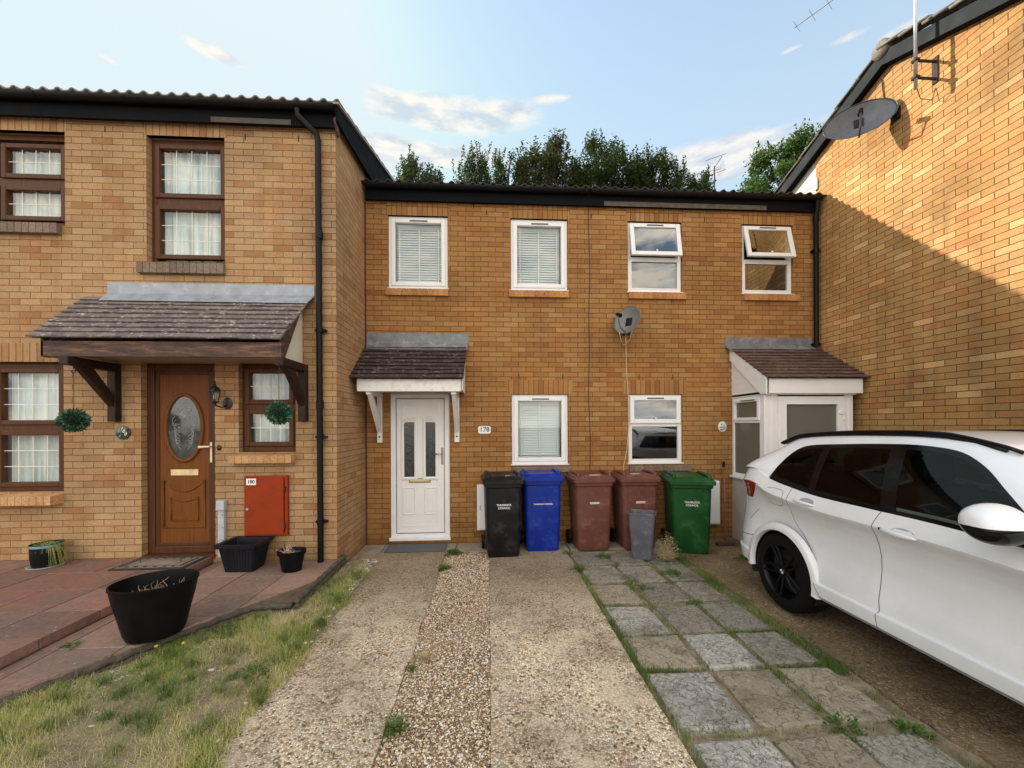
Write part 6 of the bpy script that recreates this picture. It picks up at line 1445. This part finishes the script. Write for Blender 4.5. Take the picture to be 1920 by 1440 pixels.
line(1.10, -2.16, 1.30, -2.16, 180, .02, .03); line(1.06, -3.17, 1.30, -3.2, 420, .022, .045, .6); line(2.0, -2.71, 2.45, -2.71, 350, .015, .04, .6); line(2.1, -3.19, 2.5, -3.2, 300, .015, .03, .5)
for q in range(34):
    xj = rr.choice([1.07, 1.07, 1.56, 2.02, 2.47, 2.47]); yj = rr.uniform(-4.2, -.75) if rr.random() < .6 else rr.choice([-1.095, -1.64, -2.155, -2.71, -3.19, -3.775])
    line(xj-.06, yj-.05, xj+.06, yj+.05, 90, .025, rr.uniform(.03, .07), 1)
tag(m.build('joint_grass', GREEN, recalc=False), kind='stuff')
# separate weeds and tufts
def tuft(label, x, y, n, h, spread, mat=GREEN, z=-.01, leaves=0, lm=None, name='weed', cat='weed', group='weeds growing in the drive and joints'):
    t = thing(name, label, cat, (x, y, z), group=group); m = MB()
    for i in range(n):
        a = rr.uniform(0, 6.28); r = abs(rr.gauss(0, spread)); blade(m, r*math.cos(a), r*math.sin(a), 0, h*rr.uniform(.45, 1.1), rr.uniform(.003, .006), h*rr.uniform(.2, .9), a+rr.uniform(-.8, .8), rr, 3)
    if n: m.build('blades', mat, t, recalc=False)
    if leaves:
        m = MB()
        for i in range(leaves):
            a = rr.uniform(0, 6.28); r = spread*1.3*math.sqrt(rr.random()); r *= 1+.45*math.sin(3*a+x*9); p = Vector((r*math.cos(a), r*math.sin(a), h*rr.random()**1.6*max(.15, 1-r/spread*.5))); d = Vector((math.cos(a+rr.uniform(-1, 1)), math.sin(a+rr.uniform(-1, 1)), rr.uniform(-.2, .9))).normalized()
            leaf(m, p, d, Vector((0, 0, 1)), rr.uniform(.018, .04), rr.uniform(.004, .010))
        m.build('leaves', lm or WEEDL, t, recalc=False)
    return t
WEEDL = leafmat('weed_leaf', (.045, .10, .022), (.10, .18, .04), (.20, .28, .08), .25)
tuft('leafy green weed at the foot of the left house corner beside the path', -1.60, -.93, 60, .07, .06, leaves=420)
tuft('spreading green weed at the right corner of the grey doormat', -.50, -.47, 70, .06, .075, leaves=420)
tuft('green weed at the top of the gravel just below the doormat weed', -.56, -1.05, 60, .06, .05, leaves=240)
tuft('yellowing grass tuft on the gravel edge about halfway down the drive', -.50, -2.93, 170, .06, .045, STRAW); tuft('small green tuft right beside the yellowing grass on the gravel edge', -.57, -3.05, 90, .05, .03)
tuft('green grass clump on the gravel edge nearest the viewer', -.555, -3.62, 240, .075, .04, leaves=60)
tuft('green weed at the foot of the blue bin beside the slabs', 1.06, -.60, 60, .06, .05, leaves=120); tuft('grassy weed where the slabs begin, before the first brown bin', 1.09, -1.22, 260, .07, .075, leaves=160)
tuft('dark leafy weed on the slab in front of the first brown bin', 1.49, -.80, 80, .09, .06, leaves=200); tuft('long-stemmed weed between the slabs below the grey tub', 1.58, -1.78, 110, .05, .09, leaves=200)
tuft('bushy weed on the slabs under the withered plant', 2.12, -1.44, 120, .08, .07, leaves=340); tuft('grass tuft at the foot of the green bin', 2.46, -.92, 300, .12, .06)
tuft('leafy weed behind the rear wheel of the white car', 3.32, -.98, 10, .06, .08, leaves=300); tuft('low creeping weed on the slab joint in the lower right', 2.05, -3.75, 10, .02, .07, leaves=240)
tuft('low green weed on the right slab joint near the car', 2.40, -3.80, 10, .02, .06, leaves=180)
tuft('leafy weed on the patio edging left of the big black tub', -2.55, -2.70, 30, .07, .05, z=.07, leaves=260); tuft('small seedling on the patio step joint', -3.06, -2.85, 0, .03, .03, z=.145, leaves=50); tuft('leafy weed on the edging at the left edge of the photo', -2.86, -3.22, 30, .06, .04, z=.06, leaves=160)
for i, (x, y, l) in enumerate([(-1.72, -1.75, 'dense green weed inside the bend of the patio edging'), (-1.98, -2.33, 'green weed against the patio edging right of the big tub'), (-2.2, -2.52, 'green weed at the right foot of the big black tub'), (-1.55, -1.95, 'green weed on the lawn edge near the drive'), (-1.62, -3.1, 'dark leafy clump on the lower lawn by the drive')]): tuft(l, x, y, 160, .07, .09, z=.03, leaves=240)
# dandelions
for x, y, l in ((-2.47, -2.86, 'yellow dandelion by the foot of the big black tub, nearer the photo edge'), (-2.30, -2.83, 'smaller yellow dandelion by the foot of the big black tub, nearer the drive')):
    t = thing('dandelion', l, 'flower', (x, y, .07)); MB().tube([(0, 0, -.03), (.003, 0, .05)], .002, 5).build('stem', GREEN, t)
    m = MB()
    for i in range(40): a = i*2.4; leaf(m, Vector((.003, 0, .05)), Vector((math.cos(a), math.sin(a), .2+.6*(i % 3)/2)).normalized(), Vector((0, 0, 1)), .018, .003)
    m.build('petals', plain('dandelion_yellow', (.80, .62, .02), .6) if 'dandelion_yellow' not in bpy.data.materials else bpy.data.materials['dandelion_yellow'], t, recalc=False)
# withered plant beside the grey tub
t = thing('withered_plant', 'withered straw-coloured plant with curled stems between the grey tub and green bin', 'dead plant', (2.28, -.98, 0)); m = MB()
for i in range(70):
    a = rr.uniform(0, 6.28); h = rr.uniform(.12, .42)*(1-.3*(i % 3 == 0)); le = rr.uniform(.05, .22); c1 = rr.uniform(-.05, .05)
    P = [(le*f*math.cos(a)+c1*math.sin(f*7), le*f*math.sin(a)+c1*math.cos(f*5)*f, h*(f-.35*f*f*f*(1+le*3))) for f in [k/7 for k in range(8)]]
    m.tube(P, [.0028*(1-.6*k/7) for k in range(8)], 4)
m.build('stems', STRAW, t); m = MB()
for i in range(520):
    a = rr.uniform(0, 6.28); r = rr.uniform(0, .15); z = rr.uniform(.03, .38)*(1-r*2.4); d = Vector((rr.uniform(-1, 1), rr.uniform(-1, 1), rr.uniform(-1, .4))).normalized(); leaf(m, Vector((r*math.cos(a), r*math.sin(a), z)), d, Vector((.1, 0, 1)), rr.uniform(.015, .035), .005)
m.build('dry_leaves', STRAW, t, recalc=False)
# in the pots
m = MB()
for i in range(420):
    a = rr.uniform(0, 6.28) if i % 3 else rr.uniform(-.9, .4); r = rr.uniform(0, .10); h = rr.uniform(.03, .09); le = rr.uniform(.03, .15 if -1 < a < .6 else .09); P = []
    V = []
    for k in range(6):
        f = k/5; z = .22+h*4*f*(1-f)*.55-(.26 if le > .12 else .05)*f*f; x = (r+le*f)*math.cos(a); y = (r+le*f)*math.sin(a)*.8; w = .003*(1-f)+.0006; V += [(x-w*math.sin(a), y+w*math.cos(a), z), (x+w*math.sin(a), y-w*math.cos(a), z)]
    m.add(V, [(2*k, 2*k+1, 2*k+3, 2*k+2) for k in range(5)])
t = thing('trailing_grass', 'yellow-green grass spilling over the black glazed pot', 'potted plant', (-4.86, -1.30, .226)); m.build('blades', bladesmat('potted_grass', [(0, (.07, .13, .03)), (.5, (.22, .28, .06)), (1, (.48, .42, .18))], .2, 20), t, recalc=False)
def twigs(name, label, loc, n, hh, rad, mat):
    t = thing(name, label, 'dead plant', loc); m = MB()
    for i in range(n):
        a = rr.uniform(0, 6.28); r = rad*math.sqrt(rr.random()); x, y = r*math.cos(a), r*math.sin(a); b = rr.uniform(0, 6.28); le = rr.uniform(.02, hh*.6); h = rr.uniform(.5, 1)*hh
        m.tube([(x+le*f*math.cos(b)+.012*math.sin(f*5+i), y+le*f*math.sin(b), h*f*(1-.25*f)) for f in [k/5 for k in range(6)]], [.003-.0004*k for k in range(6)], 4)
    m.build('stems', mat, t); return t
twigs('dead_plant', 'bleached dead twigs sprouting from the small pot by the downpipe', (-2.24, -1.42, .32), 26, .16, .07, plain('bleached_twig', (.55, .42, .32), .7, noise=.3, nscale=40))
twigs('dead_plant', 'thin withered stems standing in the big black tub', (-2.60, -2.66, .43), 42, .12, .16, STRAW)
# fallen leaves and scraps blown against the houses
m = MB(); rl = random.Random(77)
for i in range(240):
    x = rl.uniform(-1.8, 3.4); y = -abs(rl.gauss(.12, .45))-.03 if rl.random() < .6 else rl.uniform(-4, -.4)
    a = rl.uniform(0, 6.28); leaf(m, Vector((x, y, .010)), Vector((math.cos(a), math.sin(a), rl.uniform(0, .35))), Vector((0, 0, 1)), rl.uniform(.012, .035), rl.uniform(.004, .009))
tag(m.build('leaf_litter', leafmat('fallen_leaf', (.08, .05, .025), (.20, .13, .06), (.36, .27, .13), .1), recalc=False), kind='stuff')
# trees behind the houses
def tree(label, x, y, top, rx, rz, seed, mat, nc=40, per=260, lsize=.15, cr=(.30, .58), elong=1.7, shoots=30):
    r = random.Random(seed); t = thing('tree', label, 'tree', (x, y, 0), group='trees behind the houses'); zc = top-rz; m = MB()
    bark = plain('tree_bark', (.06, .05, .04), .9, noise=.4, nscale=8) if 'tree_bark' not in bpy.data.materials else bpy.data.materials['tree_bark']
    m.tube([(0, 0, 0), (.08, .05, zc*.5), (0, 0, zc-rz), (r.uniform(-.3, .3), 0, zc), (r.uniform(-.4, .4), 0, top-.8)], [.28, .22, .17, .09, .02], 8)
    cl = []
    for i in range(nc):
        while True:
            v = Vector((r.uniform(-1, 1), r.uniform(-1, 1), r.uniform(-.75, 1)))
            if .12 < v.length < 1: break
        k = r.uniform(*cr); c = Vector((v.x*(rx-k*.6), v.y*rx*.7, zc+v.z*(rz-k*elong*.7))); cl.append((c, k))
        a = Vector((c.x*.25, c.y*.25, c.z-rz*r.uniform(.35, .6))); m.tube([a, a.lerp(c, .5)+Vector((0, 0, -.1)), c+Vector((0, 0, k))], [.05, .03, .008], 5)
    m.build('trunk', bark, t); m = MB(); tw = MB()
    for c, k in cl:
        ph = r.uniform(0, 6)
        for q in range(int(per*k*k/.19)):
            v = Vector((r.gauss(0, 1), r.gauss(0, 1), r.gauss(0, 1))).normalized()*r.random()**.5
            sp = .85+.4*math.sin(v.x*5+ph)*math.sin(v.y*6+ph*2)*math.sin(v.z*7+ph)
            p = c+Vector((v.x*k*sp, v.y*k*sp, v.z*k*elong*sp)); d = Vector((r.uniform(-1, 1), r.uniform(-1, 1), r.uniform(-.7, 1))).normalized()
            leaf(m, p, d, Vector((r.uniform(-1, 1), r.uniform(-1, 1), 1)), lsize*r.uniform(.6, 1.25), lsize*.25)
    top_c = sorted(cl, key=lambda e: -(e[0].z-abs(e[0].x)*.4))[:max(8, nc//2)]
    for i in range(shoots):
        c, k = top_c[r.randrange(len(top_c))]; b = c+Vector((r.uniform(-.8, .8)*k, 0, k*elong*.5)); e = b+Vector((r.uniform(-.2, .2), 0, r.uniform(.35, .8))); tw.tube([b, e], [.012, .004], 4)
        for q in range(22): p = b.lerp(e, q/22); leaf(m, p, Vector((r.uniform(-1, 1), r.uniform(-1, 1), r.uniform(-.3, 1))).normalized(), Vector((0, 0, 1)), lsize*.9, lsize*.24)
    tw.build('twigs', bark, t); m.build('crown', mat, t, recalc=False); return t
LF1 = leafmat('dark_leaf', (.018, .034, .013), (.040, .062, .022), (.080, .10, .035), .4); LF2 = leafmat('olive_leaf', (.022, .035, .018), (.05, .06, .03), (.10, .09, .045), .35); LF3 = leafmat('bright_leaf', (.03, .07, .02), (.065, .12, .035), (.12, .18, .06), .35)
LFS = leafmat('grey_leaf', (.03, .045, .025), (.055, .08, .04), (.09, .12, .06), .3)
tree('low grey-green tree top showing just right of the left house roof', -3.6, 16, 16.35, 1.9, 1.6, 2, LFS, 36, 210)
tree('loose grey-green tree second from the left above the gutter', -.7, 16, 16.9, 1.4, 2.2, 14, LFS, 28, 200)
tree('dark slim tree between the grey-green tree and the olive tree', 1.0, 16, 17.2, 1.6, 2.6, 5, LF1, 36, 210)
tree('olive-brown upright tree left of the tallest dark tree', 3.2, 15.6, 17.9, 2.2, 3.2, 6, LF2, 84, 200)
tree('tallest dark green tree with pointed shoots in the middle of the skyline', 6.4, 16, 18.3, 2.7, 3.4, 7, LF1, 110, 215)
tree('dark green tree sloping down on the right of the tallest one', 9.3, 16, 17.2, 2.6, 2.6, 8, LF1, 84, 210)
tree('small spiky dark tree at the right end of the skyline row', 12.0, 16, 16.1, 1.3, 1.8, 10, LF1, 28, 200)
tree('broad bright green tree behind the verge of the right-hand gable', 18.2, 16, 19.2, 3.7, 4.2, 9, LF3, 130, 180, .18, (.45, .9), 1.1, 40)
